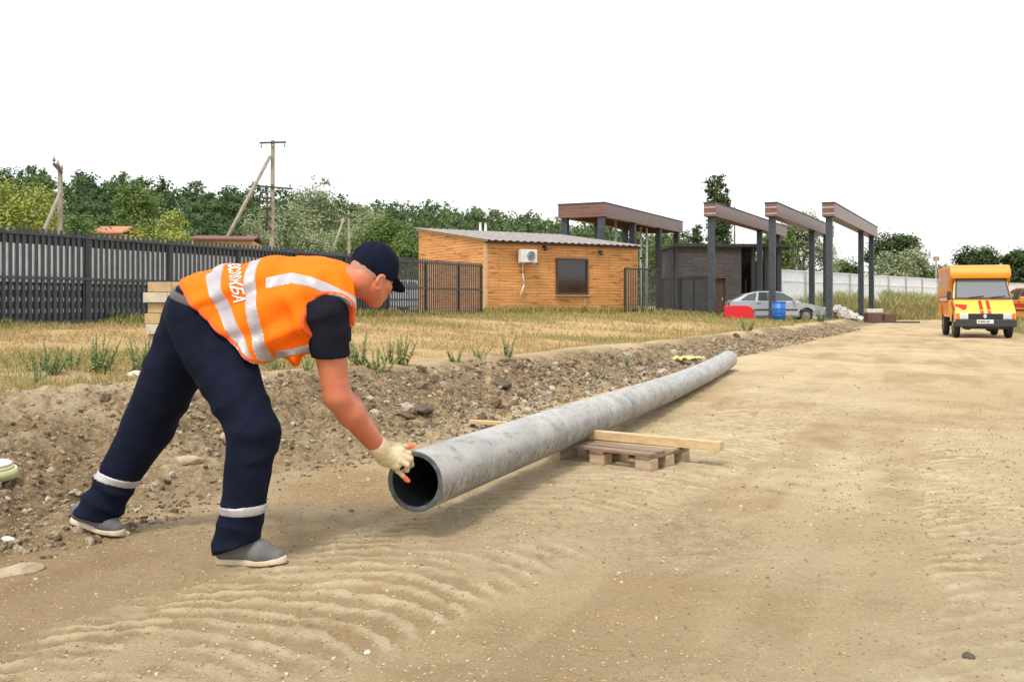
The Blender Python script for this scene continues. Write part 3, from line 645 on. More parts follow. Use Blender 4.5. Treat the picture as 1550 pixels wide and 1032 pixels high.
def tubeV(P, r, n):
    T = np.gradient(P, axis=0); T /= np.linalg.norm(T, axis=1)[:, None]; up = np.array([0, 0, 1.])
    sx = np.cross(T, up); sx /= np.linalg.norm(sx, axis=1)[:, None]; uz = np.cross(sx, T)
    a = np.linspace(0, 2*np.pi, n, endpoint=False)
    return P[:, None]+r*(np.cos(a)[None, :, None]*sx[:, None]+np.sin(a)[None, :, None]*uz[:, None]), a, sx, uz, T
def tubeF(m, n, flip=False):
    i = (np.arange(m-1)[:, None]*n+np.arange(n)[None]).ravel(); j = (np.arange(m-1)[:, None]*n+(np.arange(n)+1)[None] % n).ravel()
    f = np.stack([i, j, j+n, i+n], 1); return f[:, ::-1] if flip else f
NS = 56
Vo, a, psx, puz, pT = tubeV(PP, RO, NS); u = np.linspace(0, 1, len(PP))
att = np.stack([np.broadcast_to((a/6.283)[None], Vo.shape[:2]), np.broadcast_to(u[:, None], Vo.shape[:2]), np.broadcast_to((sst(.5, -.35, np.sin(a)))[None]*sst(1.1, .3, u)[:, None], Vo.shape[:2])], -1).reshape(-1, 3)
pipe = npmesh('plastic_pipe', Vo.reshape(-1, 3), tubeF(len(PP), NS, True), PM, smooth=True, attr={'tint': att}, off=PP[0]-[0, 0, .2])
tag(pipe, 'long grey dusty plastic pipe held up at its open end by the worker', 'pipe')
Vi, *_ = tubeV(PP, RI, NS); npmesh('inner_wall', Vi.reshape(-1, 3)-np.array(pipe.location), tubeF(len(PP), NS, False), PI, pipe, smooth=True)
for e, k in ((0, 0), (-1, 1)):
    rr = [(RO, .0), (RO-.004, -.004), (RI+.003, -.004), (RI, 0)]; L = []
    for q, off in rr: L.append(PP[e]+q*(np.cos(a)[:, None]*psx[e]+np.sin(a)[:, None]*puz[e])+pT[e]*off*(1 if e == 0 else -1))
    npmesh('cut_end', np.concatenate(L)-np.array(pipe.location), tubeF(4, NS, e == -1), PRM, pipe, smooth=False)
# ------------------------------------------------------------------ pallet and boards
WD = mat('pallet_wood', (.50, .38, .25), (.36, .26, .165), 5, .8, 0, .4, 20, aniso=(1, 6, 6)); WDK = mat('pallet_dark_wood', (.30, .21, .145), (.18, .125, .09), 5, .8, 0, .4, 20, aniso=(1, 6, 6))
WN = mat('fresh_board', (.60, .45, .24), (.48, .34, .17), 4, .75, 0, .3, 20, aniso=(1, 7, 7))
Rc = Vector((.855, 6.15)); aa = math.atan2(.38, -.475)
pal = empty('pallet', (Rc.x, Rc.y, GZ(Rc.x, Rc.y)-.012), aa); tag(pal, 'short wooden pallet on the road under the pipe', 'pallet')
PL, PB, PH = .80, .52, .125      # x along the front edge (to the left), -y is back
for ix, xx in enumerate((.055, .40, .745)):
    for yy in (-.055, -.26, -.465):
        m = MB(); m.box((xx, yy, .055), (.11, .10, .066), bev=.004); m.build('block', WD, pal)
for yy in (-.055, -.26, -.465):
    m = MB(); m.box((PL/2, yy, .011), (PL, .10, .02), bev=.002); m.build('bottom_board', WD, pal)
for k, xx in enumerate((.055, .40, .745)):
    m = MB(); m.box((xx, -PB/2, .098), (.10, PB, .018), bev=.002); m.build('cross_board', WDK, pal)
for k, yy in enumerate((-.045, -.17, -.33, -.47)):
    m = MB(); m.box((PL/2+.01*(k % 2), yy, .117), (PL, .085, .018), bev=.002, rz=.012*(k-1)); m.build('top_board', WDK if k != 2 else WD, pal)
def plank(p, q, w_, h, label, mt=WN):
    p = Vector(p); q = Vector(q); d = q-p; o = MB(); rot = Matrix((d.normalized(), Vector((0, 0, 1)).cross(d).normalized(), d.normalized().cross(Vector((0, 0, 1)).cross(d).normalized()))).transposed()
    o.box((0, 0, 0), (d.length, w_, h), bev=.004, rot=rot); ob = o.build('wooden_board', mt); ob.location = (p+q)/2; return tag(ob, label, 'board')
zt = pal.location.z+.128
plank((.52, 6.83, zt+.034), (1.335, 6.30, zt+.026), .075, .058, 'pale yellow board lying across the pallet and jutting out to the right')
p = W(715, 647, 8.2); plank((p.x-.02, p.y, GZ(p.x, p.y)+.05), (p.x+.40, p.y+.15, GZ(p.x+.35, p.y+.15)+.02), .09, .03, 'short board end sticking out of the soil behind the pipe')
# ------------------------------------------------------------------ litter and stones one can point at
def stone(x, y, D, d, m_, label, seed, cat='stone', name='stone', grp=None, dz=.0):
    p = W(x, y, D); r_ = random.Random(seed); mb = MB(); mb_ = bmesh.ops.create_icosphere(mb.b, subdivisions=3, radius=.5)
    for v in mb.b.verts:
        n_ = float(fbm(v.co.x*2.3+seed, v.co.y*2.3, v.co.z*2.3+5, 3, seed)); v.co *= .62+.75*n_; v.co.x *= d[0]; v.co.y *= d[1]; v.co.z *= d[2]
    o = mb.build(name, m_); o.location = (p.x, p.y, GZ(p.x, p.y)+d[2]*.25+dz); o.rotation_euler.z = r_.uniform(0, 6); return tag(o, label, cat, grp)
WS = mat('white_stone', (.62, .60, .55), (.45, .42, .37), 8, .9, 0, .4, 14); DK = mat('dark_clod', (.075, .055, .04), (.13, .10, .07), 9, .95, 0, .6, 16); BS = mat('beige_stone', (.42, .33, .22), (.3, .22, .14), 7, .95, 0, .5, 12)
stone(207, 576, 8.0, (.16, .10, .07), WS, 'white stone at the field edge left of the worker', 1)
stone(12, 838, 4.25, (.08, .05, .035), WS, 'small white stone on the bank at the left edge', 2)
stone(28, 862, 3.85, (.22, .15, .04), BS, 'flat beige slab on the road at the lower left', 3)
stone(556, 985, 2.98, (.03, .022, .012), WS, 'small pale stone in the road at the bottom', 4)
stone(650, 600, 8.1, (.16, .12, .10), DK, 'black clod of earth on top of the bank behind the pipe', 5, 'clod', 'clod')
stone(640, 575, 8.4, (.22, .16, .09), DK, 'dark clod on the bank crest beside the weeds', 6, 'clod', 'clod')
stone(760, 556, 10.5, (.26, .18, .11), DK, 'dark clod in the dry grass above the pipe middle', 7, 'clod', 'clod')
stone(1467, 993, 2.93, (.07, .03, .02), DK, 'dark chip lying on the pale tyre track at the lower right', 8, 'clod', 'clod')
stone(360, 700, 6.3, (.22, .16, .12), BS, 'large beige clod between the worker and the pipe end', 9, 'clod', 'clod')
stone(285, 718, 5.9, (.16, .12, .08), BS, 'beige clod seen between the worker legs', 10, 'clod', 'clod')
mb = MB(); rr_ = random.Random(4)
for k in range(46):
    a_ = rr_.uniform(0, 6.28); q = rr_.random()**.7; z_ = (1-q)*.62; s_ = rr_.uniform(.16, .42)
    mb.box((q*1.15*math.cos(a_), q*.6*math.sin(a_), z_*.8+.03), (s_, s_*.8, s_*.55), rot=Matrix.Rotation(rr_.uniform(-.6, .6), 3, 'X') @ Matrix.Rotation(a_, 3, 'Z'), bev=.03)
o = mb.build('rubble_pile', [WS]); p = W(1268, 484, 47); o.location = (p.x, p.y, GZ(p.x, p.y)-.03); tag(o, 'pile of pale rubble right of the silver car', 'rubble')
m = MB(); m.box((0, 0, .28), (.75, .6, .56), bev=.03); m.box((.75, .1, .25), (.7, .5, .5), rz=.3, bev=.03); o = m.build('wooden_crate', mat('rust_brown', (.16, .07, .045), (.09, .05, .04), 6, .8)); p = W(1322, 484, 50); o.location = (p.x, p.y, GZ(p.x, p.y)-.03); tag(o, 'rusty brown crate pieces right of the rightmost portal', 'crate')
m = MB(); m.box((0, 0, .08), (.8, .5, .22), bev=.05); o = m.build('cement_sack', WS); o.location = (p.x+.0, p.y-.05, GZ(p.x, p.y)+.53); tag(o, 'white sack on top of the rusty crate', 'sack')
m = MB(); m.box((0, 0, .04), (2.6, .3, .08), bev=.01); o = m.build('steel_beam', STL); p = W(1350, 486, 49); o.location = (p.x, p.y, GZ(p.x, p.y)+.02); o.rotation_euler.z = -.15; tag(o, 'dark beam lying on the ground right of the crate', 'beam')
YP = mat('yellow_plastic', (.62, .60, .24), (.5, .5, .2), 6, .5)
m = MB(); bmesh.ops.create_grid(m.b, x_segments=14, y_segments=8, size=.5)
for v in m.b.verts: v.co.z = .22*float(fbm(v.co.x*5, v.co.y*5, 0., 3, 9)); v.co.x *= .50; v.co.y *= .26
o = m.build('plastic_bag', YP, sm=True); p = W(1042, 551, 16.4); o.location = (p.x, p.y, GZ(p.x, p.y)+.0); o.rotation_euler.z = .5; sdm = o.modifiers.new('s', 'SOLIDIFY'); sdm.thickness = .008; tag(o, 'crumpled yellow green plastic bag behind the far pipe end', 'bag')
lid = MB(); lid.cyl((0, 0, 0), (0, 0, .045), .105, .10, 28); lid.cyl((0, 0, .045), (0, 0, .06), .09, .08, 28); p = W(-8, 752, 4.9); z = GZ(p.x, p.y)
o = lid.build('bucket_lid', mat('lid_plastic', (.55, .55, .33), (.45, .46, .22), 5, .5)); o.location = (p.x, p.y, z+.05); o.rotation_euler = (.1, .06, 0); tag(o, 'pale green lid on the soil cut off by the left edge', 'lid')
m = MB(); m.cyl((0, 0, 0), (0, 0, .012), .08, .075, 24); t_ = m.build('lid_top', WS, o); t_.location.z = .0605
# ------------------------------------------------------------------ stack of limestone blocks behind the worker
BL = [mat('limestone_%s' % n_, c1, c2, 7, .95, 0, .5, 18) for n_, c1, c2 in (('tan', (.50, .36, .19), (.40, .27, .13)), ('pale', (.56, .49, .38), (.46, .39, .29)))]
base = W(262, 560, 10.2); bz = GZ(base.x, base.y)-.02
top = CAMH+30/1500*10.2; nl = 8; bh = (top-bz)/nl
for k in range(nl):
    for j in (0, 1):
        m = MB(); m.box((0, 0, 0), (.24 if k % 2 else .245, .38, bh-.006), bev=.006); o = m.build('limestone_block', BL[1 if k in (1, 3, 6) else 0])
        o.location = (base.x-.105+.245*j+(.02 if k % 2 else -.008), base.y+.02*((k*7) % 3), bz+bh*(k+.5)); o.rotation_euler.z = .03*((k*5) % 3-1)
        pos = ['lowest', 'second from the ground', 'third from the ground', 'fourth from the ground', 'fourth from the top', 'third from the top', 'second from the top', 'topmost'][k]
        tag(o, '%s block, %s in the %s column of the stack behind the worker' % ('pale' if k in (1, 3, 6) else 'tan', pos, 'left' if j == 0 else 'right'), 'block', 'limestone blocks stacked behind the worker')
# ------------------------------------------------------------------ barrier and barrel
RED = mat('red_plastic', (.62, .012, .022), (.52, .02, .03), 3, .4)
p = W(1118, 486, 42.5); z = GZ(p.x, p.y)
m = MB(); m.prism([(-.62, 0), (.62, 0), (.62, .42), (.52, .62), (.36, .70), (-.40, .70), (-.60, .66), (-.62, .5)], -.16, .16, 'y', bev=.03); o = m.build('road_barrier', RED); o.location = (p.x, p.y, z-.02); tag(o, 'red plastic road barrier block in front of the silver car', 'barrier')
p = W(1179, 487, 42.0); z = GZ(p.x, p.y)
m = MB(); m.cyl((0, 0, 0), (0, 0, .86), .28, n=28); m.cyl((0, 0, .27), (0, 0, .31), .29, n=28); m.cyl((0, 0, .55), (0, 0, .59), .29, n=28); m.cyl((0, 0, .84), (0, 0, .88), .29, n=28); o = m.build('barrel', mat('blue_plastic', (.01, .11, .42), (.02, .15, .48), 3, .4)); o.location = (p.x, p.y, z-.02); tag(o, 'blue plastic barrel in front of the silver car', 'barrel')
# ------------------------------------------------------------------ vehicles
TY = mat('tyre_rubber', (.018, .017, .016), (.05, .043, .035), 9, .9); RIM = mat('wheel_steel', (.35, .35, .34), (.2, .19, .17), 8, .45, .6)
BLK = mat('black_plastic', (.022, .022, .024), (.04, .038, .036), 9, .6); CHR = mat('lamp_glass', (.72, .74, .76), (.6, .62, .64), 12, .12, .2); AMB = mat('indicator_plastic', (.8, .18, .02), None, 5, .3); RLP = mat('tail_lamp_plastic', (.4, .01, .01), None, 5, .3)
WSG = glassmat('windscreen_glass', (.12, .135, .14), .10); SG = glassmat('side_glass', (.05, .06, .06), .06)
def wheel(parent, x, y, r_, w_, side):
    m = MB(); n = 32; prof = [(r_*.62, -w_/2), (r_*.93, -w_/2), (r_, -w_*.32), (r_, w_*.32), (r_*.93, w_/2), (r_*.62, w_/2)]
    ring = []
    for k in range(n):
        a_ = 2*math.pi*k/n; ring.append([m.b.verts.new((b_, q*math.cos(a_), q*math.sin(a_))) for q, b_ in prof])
    for k in range(n):
        for j in range(len(prof)):
            f = m.b.faces.new((ring[k][j], ring[k][(j+1) % 6], ring[(k+1) % n][(j+1) % 6], ring[(k+1) % n][j])); f.smooth = True
    bmesh.ops.recalc_face_normals(m.b, faces=m.b.faces[:])
    o = m.build('wheel', TY, parent); o.location = (x, y, r_)
    m = MB(); s_ = side*w_*.30; m.cyl((s_-.02, 0, 0), (s_+.02, 0, 0), r_*.63, n=24); m.cyl((s_+.02*side, 0, 0), (s_+.05*side, 0, 0), r_*.2, n=16)
    for k in range(8): a_ = 2*math.pi*k/8; m.cyl((s_+.015*side, r_*.42*math.cos(a_), r_*.42*math.sin(a_)), (s_+.028*side, r_*.42*math.cos(a_), r_*.42*math.sin(a_)), r_*.06, n=8)
    m.build('rim', RIM, o); return o
def arch(yc, r_, z0, n=10):     # outline of a wheel arch from front to back, lying on z0
    a0 = math.asin(min(1, max(0, (z0-r_*.9)/(r_)))) if z0 > 0 else 0
    return [(yc+r_*math.cos(t), r_*.86+r_*math.sin(t)) for t in np.linspace(-.25, math.pi+.25, n)]
def loftbody(m, outline_low, belt, roof, hw, inset, mi=0):
    pass
ORG = mat('orange_paint', (.86, .29, .008), (.80, .26, .008), 1.5, .35, 0, coat=.4); YEL = mat('yellow_paint', (.90, .48, .04), (.86, .44, .035), 1.5, .32, 0, coat=.4)
REDP = mat('red_stripe', (.55, .01, .012), (.5, .015, .015), 4, .4); PLT = mat('plate_white', (.75, .75, .73), None, 5, .5); WHP = mat('white_mark', (.75, .73, .7), None, 5, .5)
p = W(1492, 511, 28.6)
tz = GZ(p.x, p.y); tk = empty('service_truck', (p.x, p.y, tz), -R(17.5)); tag(tk, 'orange and yellow emergency service truck with red bonnet stripes parked at the right', 'truck')
HW = 1.0
# local: front at y=0, body extends +y
m = MB(); low = [(.02, .42), (.02, .70), (.10, .80), (.72, 1.10), (1.75, 1.14), (1.75, .42)]+arch(.86, .40, .42)[::1]
m.prism([(.02, .46), (.03, .72), (.12, .82), (.70, 1.10), (1.75, 1.14), (1.75, .46)]+[(y_, z_) for y_, z_ in [(1.30, .46), (1.24, .66), (1.10, .78), (.92, .82), (.74, .78), (.60, .66), (.54, .46)]], -HW*.97, HW*.97, 'x', bev=.02); m.build('cab_body', YEL, tk)
m = MB(); m.prism([(.70, 1.10), (1.28, 1.76), (1.40, 1.80), (1.75, 1.80), (1.75, 1.12)], -HW*.95, HW*.95, 'x', ins=lambda b_: max(0, (b_-1.1))*.13); m.build('cab_upper', ORG, tk)
m = MB(); m.prism([(1.70, .58), (1.70, 1.40), (1.45, 1.74), (1.24, 1.765), (1.22, 1.92), (1.32, 2.07), (1.52, 2.16), (5.3, 2.16), (5.4, 2.10), (5.4, .58), (4.65, .58), (4.6, .80), (4.45, .92), (4.1, .97), (3.75, .92), (3.6, .80), (3.55, .58)], -HW*1.02, HW*1.02, 'x', bev=.09); bd_ = m.build('box_body', ORG, tk)
m = MB(); m.prism([(1.60, 1.72), (1.10, 1.755), (1.065, 1.80), (1.60, 1.80)], -HW*.96, HW*.96, 'x'); m.build('visor_strip', YEL, tk)
# windscreen
A0 = Vector((0, .73, 1.145)); A1 = Vector((0, 1.255, 1.735)); dv = (A1-A0).normalized(); nv = Vector((0, -dv.z, dv.y))
def scr(x, t): q = A0+(A1-A0)*t; return Vector((x*(1-.10*t), q.y, q.z))
def panel(mb, pts, nv_, th=.012):
    P_ = [Vector(q)+nv_*th for q in pts]; Q_ = [Vector(q) for q in pts]; n_ = len(P_)
    a_ = [mb.b.verts.new(q) for q in P_]; b_ = [mb.b.verts.new(q) for q in Q_]; fs = [mb.b.faces.new(a_), mb.b.faces.new(b_[::-1])]
    for k in range(n_): fs.append(mb.b.faces.new((a_[k], b_[k], b_[(k+1) % n_], a_[(k+1) % n_])))
    bmesh.ops.recalc_face_normals(mb.b, faces=fs)
m = MB(); panel(m, [scr(-.93, -.04), scr(.93, -.04), scr(.93, 1.03), scr(-.93, 1.03)], nv, .010); fr = m.build('windscreen_frame', BLK, tk)
m = MB(); panel(m, [scr(-.86, .05), scr(.86, .05), scr(.87, .97), scr(-.87, .97)], nv, .018); m.build('windscreen', WSG, tk)
m = MB()
for s_ in (-.45, .25): m.cyl(scr(s_, .02)+nv*.04, scr(s_+.5, .10)+nv*.03, .012, n=6)
m.build('wiper', BLK, tk)
# bonnet stripes and emblem
bn = Vector((0, -.28, .58)).normalized()
def bon(x, t): q = Vector((0, .12, .82))+Vector((0, .58, .28))*t; return Vector((x, q.y, q.z))
nb = Vector((0, -.28, .58)).normalized()
for x0 in (-.17, .07):
    m = MB(); panel(m, [bon(x0, .02), bon(x0+.12, .02), bon(x0+.11, .97), bon(x0+.01, .97)], nb, .006); panel(m, [(x0, .022, .715), (x0+.12, .022, .715), (x0+.12, .105, .80), (x0, .105, .80)], Vector((0, -.7, .7)), .006); m.build('bonnet_stripe', REDP, tk)
m = MB(); m.box((0, .045, .63), (1.20, .07, .17), bev=.01)
for k in range(4): m.box((0, .008, .57+.04*k), (1.1, .02, .012))
m.build('grille', BLK, tk)
m = MB(); m.cyl((-.02, .0, .64), (-.02, -.01, .64), .055, n=20); m.box((-.02, -.012, .64), (.05, .006, .05), rot=Matrix.Rotation(.78, 3, 'Y')); m.build('emblem', CHR, tk)
for s_ in (-1, 1):
    m = MB(); m.box((s_*.70, .03, .635), (.28, .09, .17), bev=.02); m.cyl((s_*.70, -.018, .635), (s_*.70, -.024, .635), .065, n=20); m.build('headlight', CHR, tk)
    m = MB(); m.box((s_*.895, .05, .635), (.10, .10, .17), bev=.015); m.build('indicator', AMB, tk)
    mi_ = MB(); mi_.box((s_*1.10, .80, 1.24), (.15, .10, .26), bev=.03); mi_.tube([(s_*.95, .92, 1.12), (s_*1.12, .84, 1.20)], .015); mi_.build('mirror', BLK, tk)
    m = MB(); panel(m, [Vector((s_*(HW*.95-.008), .90, 1.17)), Vector((s_*(HW*.95-.008), 1.62, 1.17)), Vector((s_*(HW*.87-.0), 1.50, 1.70)), Vector((s_*(HW*.87-.0), 1.26, 1.70))], Vector((s_, 0, .1)), .014); m.build('side_window', SG, tk)
    m = MB(); panel(m, [Vector((s_*HW*.97, .26, .86)), Vector((s_*HW*.97, .95, 1.02)), Vector((s_*HW*.97, 1.5, 1.05)), Vector((s_*HW*.97, .8, .80)), Vector((s_*HW*.97, .3, .80))], Vector((s_, 0, 0)), .008); m.build('side_swoosh', REDP, tk)
    m = MB(); m.box((s_*HW*1.022, 2.1, 1.72), (.012, .5, .5)); m.box((s_*HW*1.022, 4.4, 1.72), (.012, .6, .4)); m.build('box_window', SG, tk)
    m = MB(); m.box((s_*HW*1.022, 3.5, 1.13), (.010, 3.4, .17)); sb = m.build('side_stripe', REDP, tk)
    m = MB()
    for k in range(7): m.box((s_*(HW*1.022+.008), 2.3+.38*k, 1.13), (.006, .22, .10))
    m.build('side_lettering', WHP, sb)
m = MB(); panel(m, [(-HW*.97+.0, .14, .80), (-.62, .12, .83), (-.55, .40, .965), (-HW*.95, .45, .99)], nb, .007); m.build('bonnet_swoosh', REDP, tk)
m = MB(); m.box((0, .0, .44), (HW*1.96, .20, .22), bev=.03); m.box((0, .06, .31), (HW*1.5, .08, .08)); m.build('bumper', BLK, tk)
m = MB(); m.box((-.03, -.106, .485), (.54, .012, .115), bev=.003); pl_ = m.build('number_plate', PLT, tk)
m = MB()
for k, x_ in enumerate((-.20, -.13, -.07, -.01, .06, .12)): m.box((x_-.03, -.114, .485), (.035, .006, .06)); 
m.build('plate_marks', BLK, pl_)
m = MB(); m.box((0, 2.9, .44), (.8, 4.6, .16)); m.cyl((-.8, .88, .36), (.8, .88, .36), .06, n=10); m.sph((.25, 1.0, .33), (.3, .3, .3)); m.cyl((-.8, 4.1, .36), (.8, 4.1, .36), .07, n=10); m.box((-.55, .3, .29), (.18, .2, .1), bev=.02); m.build('chassis', BLK, tk)
for x_, y_, s_ in ((-.86, .92, -1), (.86, .92, 1), (-.86, 4.1, -1), (.86, 4.1, 1)): wheel(tk, x_, y_, .36, .21, s_).scale = (1, 1/.8, 1)
tk.scale = (.82, .8, 1)
# hatchback
SIL = mat('silver_paint', (.42, .46, .50), (.38, .41, .45), 1.2, .35, .3, coat=.3)
def car(paint, label, stripe=False):
    o = empty('parked_car'); tag(o, label, 'car'); hw = .82
    # side profile in (y,z); front at y=-2.1
    low = [(-2.10, .30), (-2.12, .52), (-2.02, .66), (-1.5, .80), (-.95, .88), (1.55, .94), (2.05, .92), (2.12, .62), (2.10, .30)]
    def ar(yc): return [(yc+.36*math.cos(t), .30+.36*math.sin(t)) for t in np.linspace(0, math.pi, 11)]
    prof = low+ar(1.30)+ar(-1.28)
    m = MB(); m.prism(prof, -hw, hw, 'x'); m.box((0, 0, .33), (1.5, 3.9, .2)); m.build('body', paint, o)
    up = [(-1.05, .87), (-.35, 1.32), (.0, 1.38), (.75, 1.38), (1.35, 1.25), (2.02, .93)]
    m = MB(); m.prism(up, -hw+.01, hw-.01, 'x', ins=lambda b_: max(0, b_-.88)*.42); m.build('cabin', paint, o)
    for s_ in (-1, 1):
        def q(y_, z_): return Vector((s_*(hw-.01-max(0, z_-.88)*.42), y_, z_))
        nn = Vector((s_, 0, .4)).normalized()
        for pts in ([(-.88, .95), (-.30, 1.29), (.02, 1.33), (.04, .95)], [(.12, .95), (.10, 1.33), (.78, 1.33), (.86, .95)], [(.95, .95), (.87, 1.32), (1.25, 1.22), (1.62, .97)]):
            m = MB(); panel(m, [q(*t) for t in pts], nn, .012); m.build('side_window', SG, o)
        m = MB(); m.box((s_*hw, 0.05, .55), (.03, 1.9, .07), bev=.008); m.build('side_moulding', BLK, o)
        m = MB(); m.box((s_*(hw+.09), -.72, .98), (.16, .10, .12), bev=.02); m.build('mirror', paint, o)
        m = MB(); m.box((s_*.62, -2.06, .60), (.36, .12, .13), bev=.03); m.build('headlight', CHR, o)
        m = MB(); m.box((s_*.66, 2.08, .76), (.28, .08, .2), bev=.02); m.build('tail_light', RLP, o)
        m = MB(); 
        for y_ in (-.1, .8): m.box((s_*(hw+.005), y_, .84), (.03, .16, .03), bev=.005)
        m.build('door_handle', BLK, o)
        for y_ in (-1.28, 1.30): wheel(o, s_*(hw-.10), y_, .29, .18, s_)
    for a_, b_, nm in (((-.98, .925), (-.40, 1.29), 'windscreen'), ((1.93, .985), (1.42, 1.225), 'rear_window')):
        m = MB(); P_ = [Vector((-(hw-.12), *a_)), Vector((hw-.12, *a_)), Vector((hw-.26, *b_)), Vector((-(hw-.26), *b_))]; nn = Vector((0, -.6 if a_[0] < 0 else .5, .8)); panel(m, P_, nn, .015); m.build(nm, WSG, o)
    m = MB(); m.box((0, -2.10, .40), (1.62, .14, .2), bev=.04); m.box((0, 2.10, .42), (1.62, .14, .22), bev=.04); m.build('bumper', BLK if not stripe else paint, o)
    m = MB(); m.box((0, -2.115, .60), (.8, .05, .1), bev=.01); m.build('grille', BLK, o)
    if stripe: 
        m = MB(); m.box((0, -.3, .72), (hw*2.012, 2.6, .13)); m.build('side_stripe', REDP, o)
    return o
p = W(1171, 487, 45); c_ = car(SIL, 'silver hatchback parked side on behind the portal columns'); c_.location = (p.x, p.y, GZ(p.x, p.y)-.06); c_.rotation_euler.z = R(86)
p = W(1573, 500, 36); c_ = car(ORG, 'orange car with a red stripe cut off by the right edge', True); c_.location = (p.x+.1, p.y, GZ(p.x, p.y)); c_.rotation_euler.z = -R(8)
p = W(640, 470, 45); c_ = car(SIL, 'grey car seen through the picket fence left of the cottage'); c_.location = (p.x, 42.5, GZ(p.x, 42.5)); c_.rotation_euler.z = R(60)
# ------------------------------------------------------------------ trees
def leafcloud(lobes, nleaf, ls, r, droop=0.):
    """lobes: (cx,cy,cz, rx,ry,rz). leaves in clumps through each lobe's outer volume"""
    Ls = np.array(lobes, float); vol = np.prod(Ls[:, 3:], 1)**(2/3); pr = vol/vol.sum()
    nc = max(8, nleaf//18); li = r.choice(len(Ls), nc, p=pr)
    d = r.normal(size=(nc, 3)); d /= np.linalg.norm(d, axis=1)[:, None]; rad = r.uniform(.25, 1.0, nc)**.6
    C = Ls[li, :3]+d*Ls[li, 3:]*rad[:, None]; cs = Ls[li, 3:].mean(1)*r.uniform(.26, .5, nc)
    tint = r.random(nc)
    k = r.integers(0, nc, nleaf); o = r.normal(size=(nleaf, 3))*cs[k][:, None]*.62; o[:, 2] *= .7
    P = C[k]+o; P[:, 2] -= droop*np.abs(o[:, 2])
    n_ = r.normal(size=(nleaf, 3)); n_[:, 2] = np.abs(n_[:, 2])+.5; n_ += d[k]*1.3; n_ /= np.linalg.norm(n_, axis=1)[:, None]
    t = np.cross(n_, r.normal(size=(nleaf, 3))); t /= np.linalg.norm(t, axis=1)[:, None]+1e-9; b = np.cross(n_, t)
    s = ls*r.uniform(.6, 1.3, nleaf)[:, None]; a_ = t*s*.5; c = b*s*.32
    V_ = np.stack([P-a_, P-c+n_*s*.06, P+a_, P+c+n_*s*.06], 1).reshape(-1, 3)
    F_ = np.arange(nleaf*4).reshape(-1, 4)
    tn = np.clip(tint[k]*.75+r.random(nleaf)*.25, 0, 1); T_ = np.repeat(np.stack([tn, r.random(nleaf)**2*.6, tn], 1), 4, 0)
    return V_, F_, T_
BK = mat('bark', (.13, .10, .075), (.07, .055, .04), 6, .9, 0, .5, 14, aniso=(1, 1, .3))
def tree(x, y, D, h, w_, lm, label, r, kind='round', nleaf=2600, ls=.22, name='tree', group=None, z=None):
    p = W(x, y, D); z = GZ(p.x, p.y) if z is None else z
    o = empty(name, (p.x, D, z), r.uniform(0, 6)); tag(o, label, 'tree', group)
    lobes = []; tip = .5
    if kind == 'poplar':
        for k in range(9): t = k/8; lobes.append((r.uniform(-.1, .1)*w_, r.uniform(-.1, .1)*w_, h*(.12+.86*t), w_*.5*(1-.5*abs(t-.4)*1.6), w_*.5*(1-.5*abs(t-.4)*1.6), h*.10))
    elif kind == 'bush':
        for k in range(9): a_ = r.uniform(0, 6.28); q = r.uniform(.1, .36)*w_; hz = r.uniform(.25, .78)*h; lobes.append((q*math.cos(a_), q*math.sin(a_), hz, w_*.22, w_*.22, h*.22))
    else:
        for k in range(13):
            a_ = r.uniform(0, 6.28); t = r.uniform(0, 1); q = w_*.5*r.uniform(.35, .72)*(1-.55*t*t); lobes.append((q*math.cos(a_), q*math.sin(a_), h*(.34+.56*t), w_*r.uniform(.15, .24), w_*r.uniform(.15, .24), h*r.uniform(.09, .15)))
        lobes.append((0, 0, h*.62, w_*.28, w_*.28, h*.28))
    V_, F_, T_ = leafcloud(lobes, nleaf, ls, r)
    m = MB(); r0 = max(.06, h*.022); hb = h*(.5 if kind != 'poplar' else .9)
    pts = [Vector((r.uniform(-.03, .03)*h*t, r.uniform(-.03, .03)*h*t, hb*t)) for t in (0, .25, .5, .75, 1)]; pts[0].z = -.3
    for k in range(4): m.cyl(pts[k], pts[k+1], r0*(1-.2*k), r0*(1-.2*(k+1)), 8, caps=False)
    tr_ = m.build('trunk', BK, o, sm=True)
    m = MB()
    for lb in lobes[:10]:
        st_ = pts[1]+(pts[4]-pts[1])*r.uniform(0, .9); e = Vector(lb[:3]); md = (st_+e)/2+Vector((0, 0, .05*h)); m.cyl(st_, md, r0*.4, r0*.25, 6, caps=False); m.cyl(md, e, r0*.25, r0*.08, 6, caps=False)
    m.build('limb', BK, tr_, sm=True)
    npmesh('crown', V_, F_, lm, o, attr={'tint': T_})
    return o
LY = leafmat('yellow_green_leaves', (.26, .33, .06), (.38, .43, .10), (.38, .33, .10)); LG = leafmat('mid_green_leaves', (.085, .15, .035), (.16, .23, .06), (.20, .25, .08))
LW = leafmat('willow_leaves', (.24, .29, .15), (.38, .42, .27), (.20, .24, .09)); LD = leafmat('dark_leaves', (.035, .068, .022), (.075, .12, .035), (.11, .14, .04))
LF = leafmat('forest_leaves', (.06, .11, .045), (.115, .175, .065), (.15, .20, .08), .35)
r = np.random.default_rng(12)
def T(px, ytop, D, wpx, lm, label, kind='round', n=2600, ls=None, group=None, ybase=None):
    z = GZ((px-775)/1500*D, D) if D < 90 else .3
    h = CAMH+(457-ytop)/1500*D-z; return tree(px, 400, D, h*1.02, wpx/1500*D*1.1, lm, label, r, kind, int(n*3.0), (ls or .011*D**.78)*.68, group=group, z=z)
G1 = 'trees standing behind the picket fence'; G2 = 'trees beyond the white panel fence'
T(18, 258, 40, 150, LY, 'yellow green tree at the left edge behind the picket fence', 'bush', 5500, group=G1)
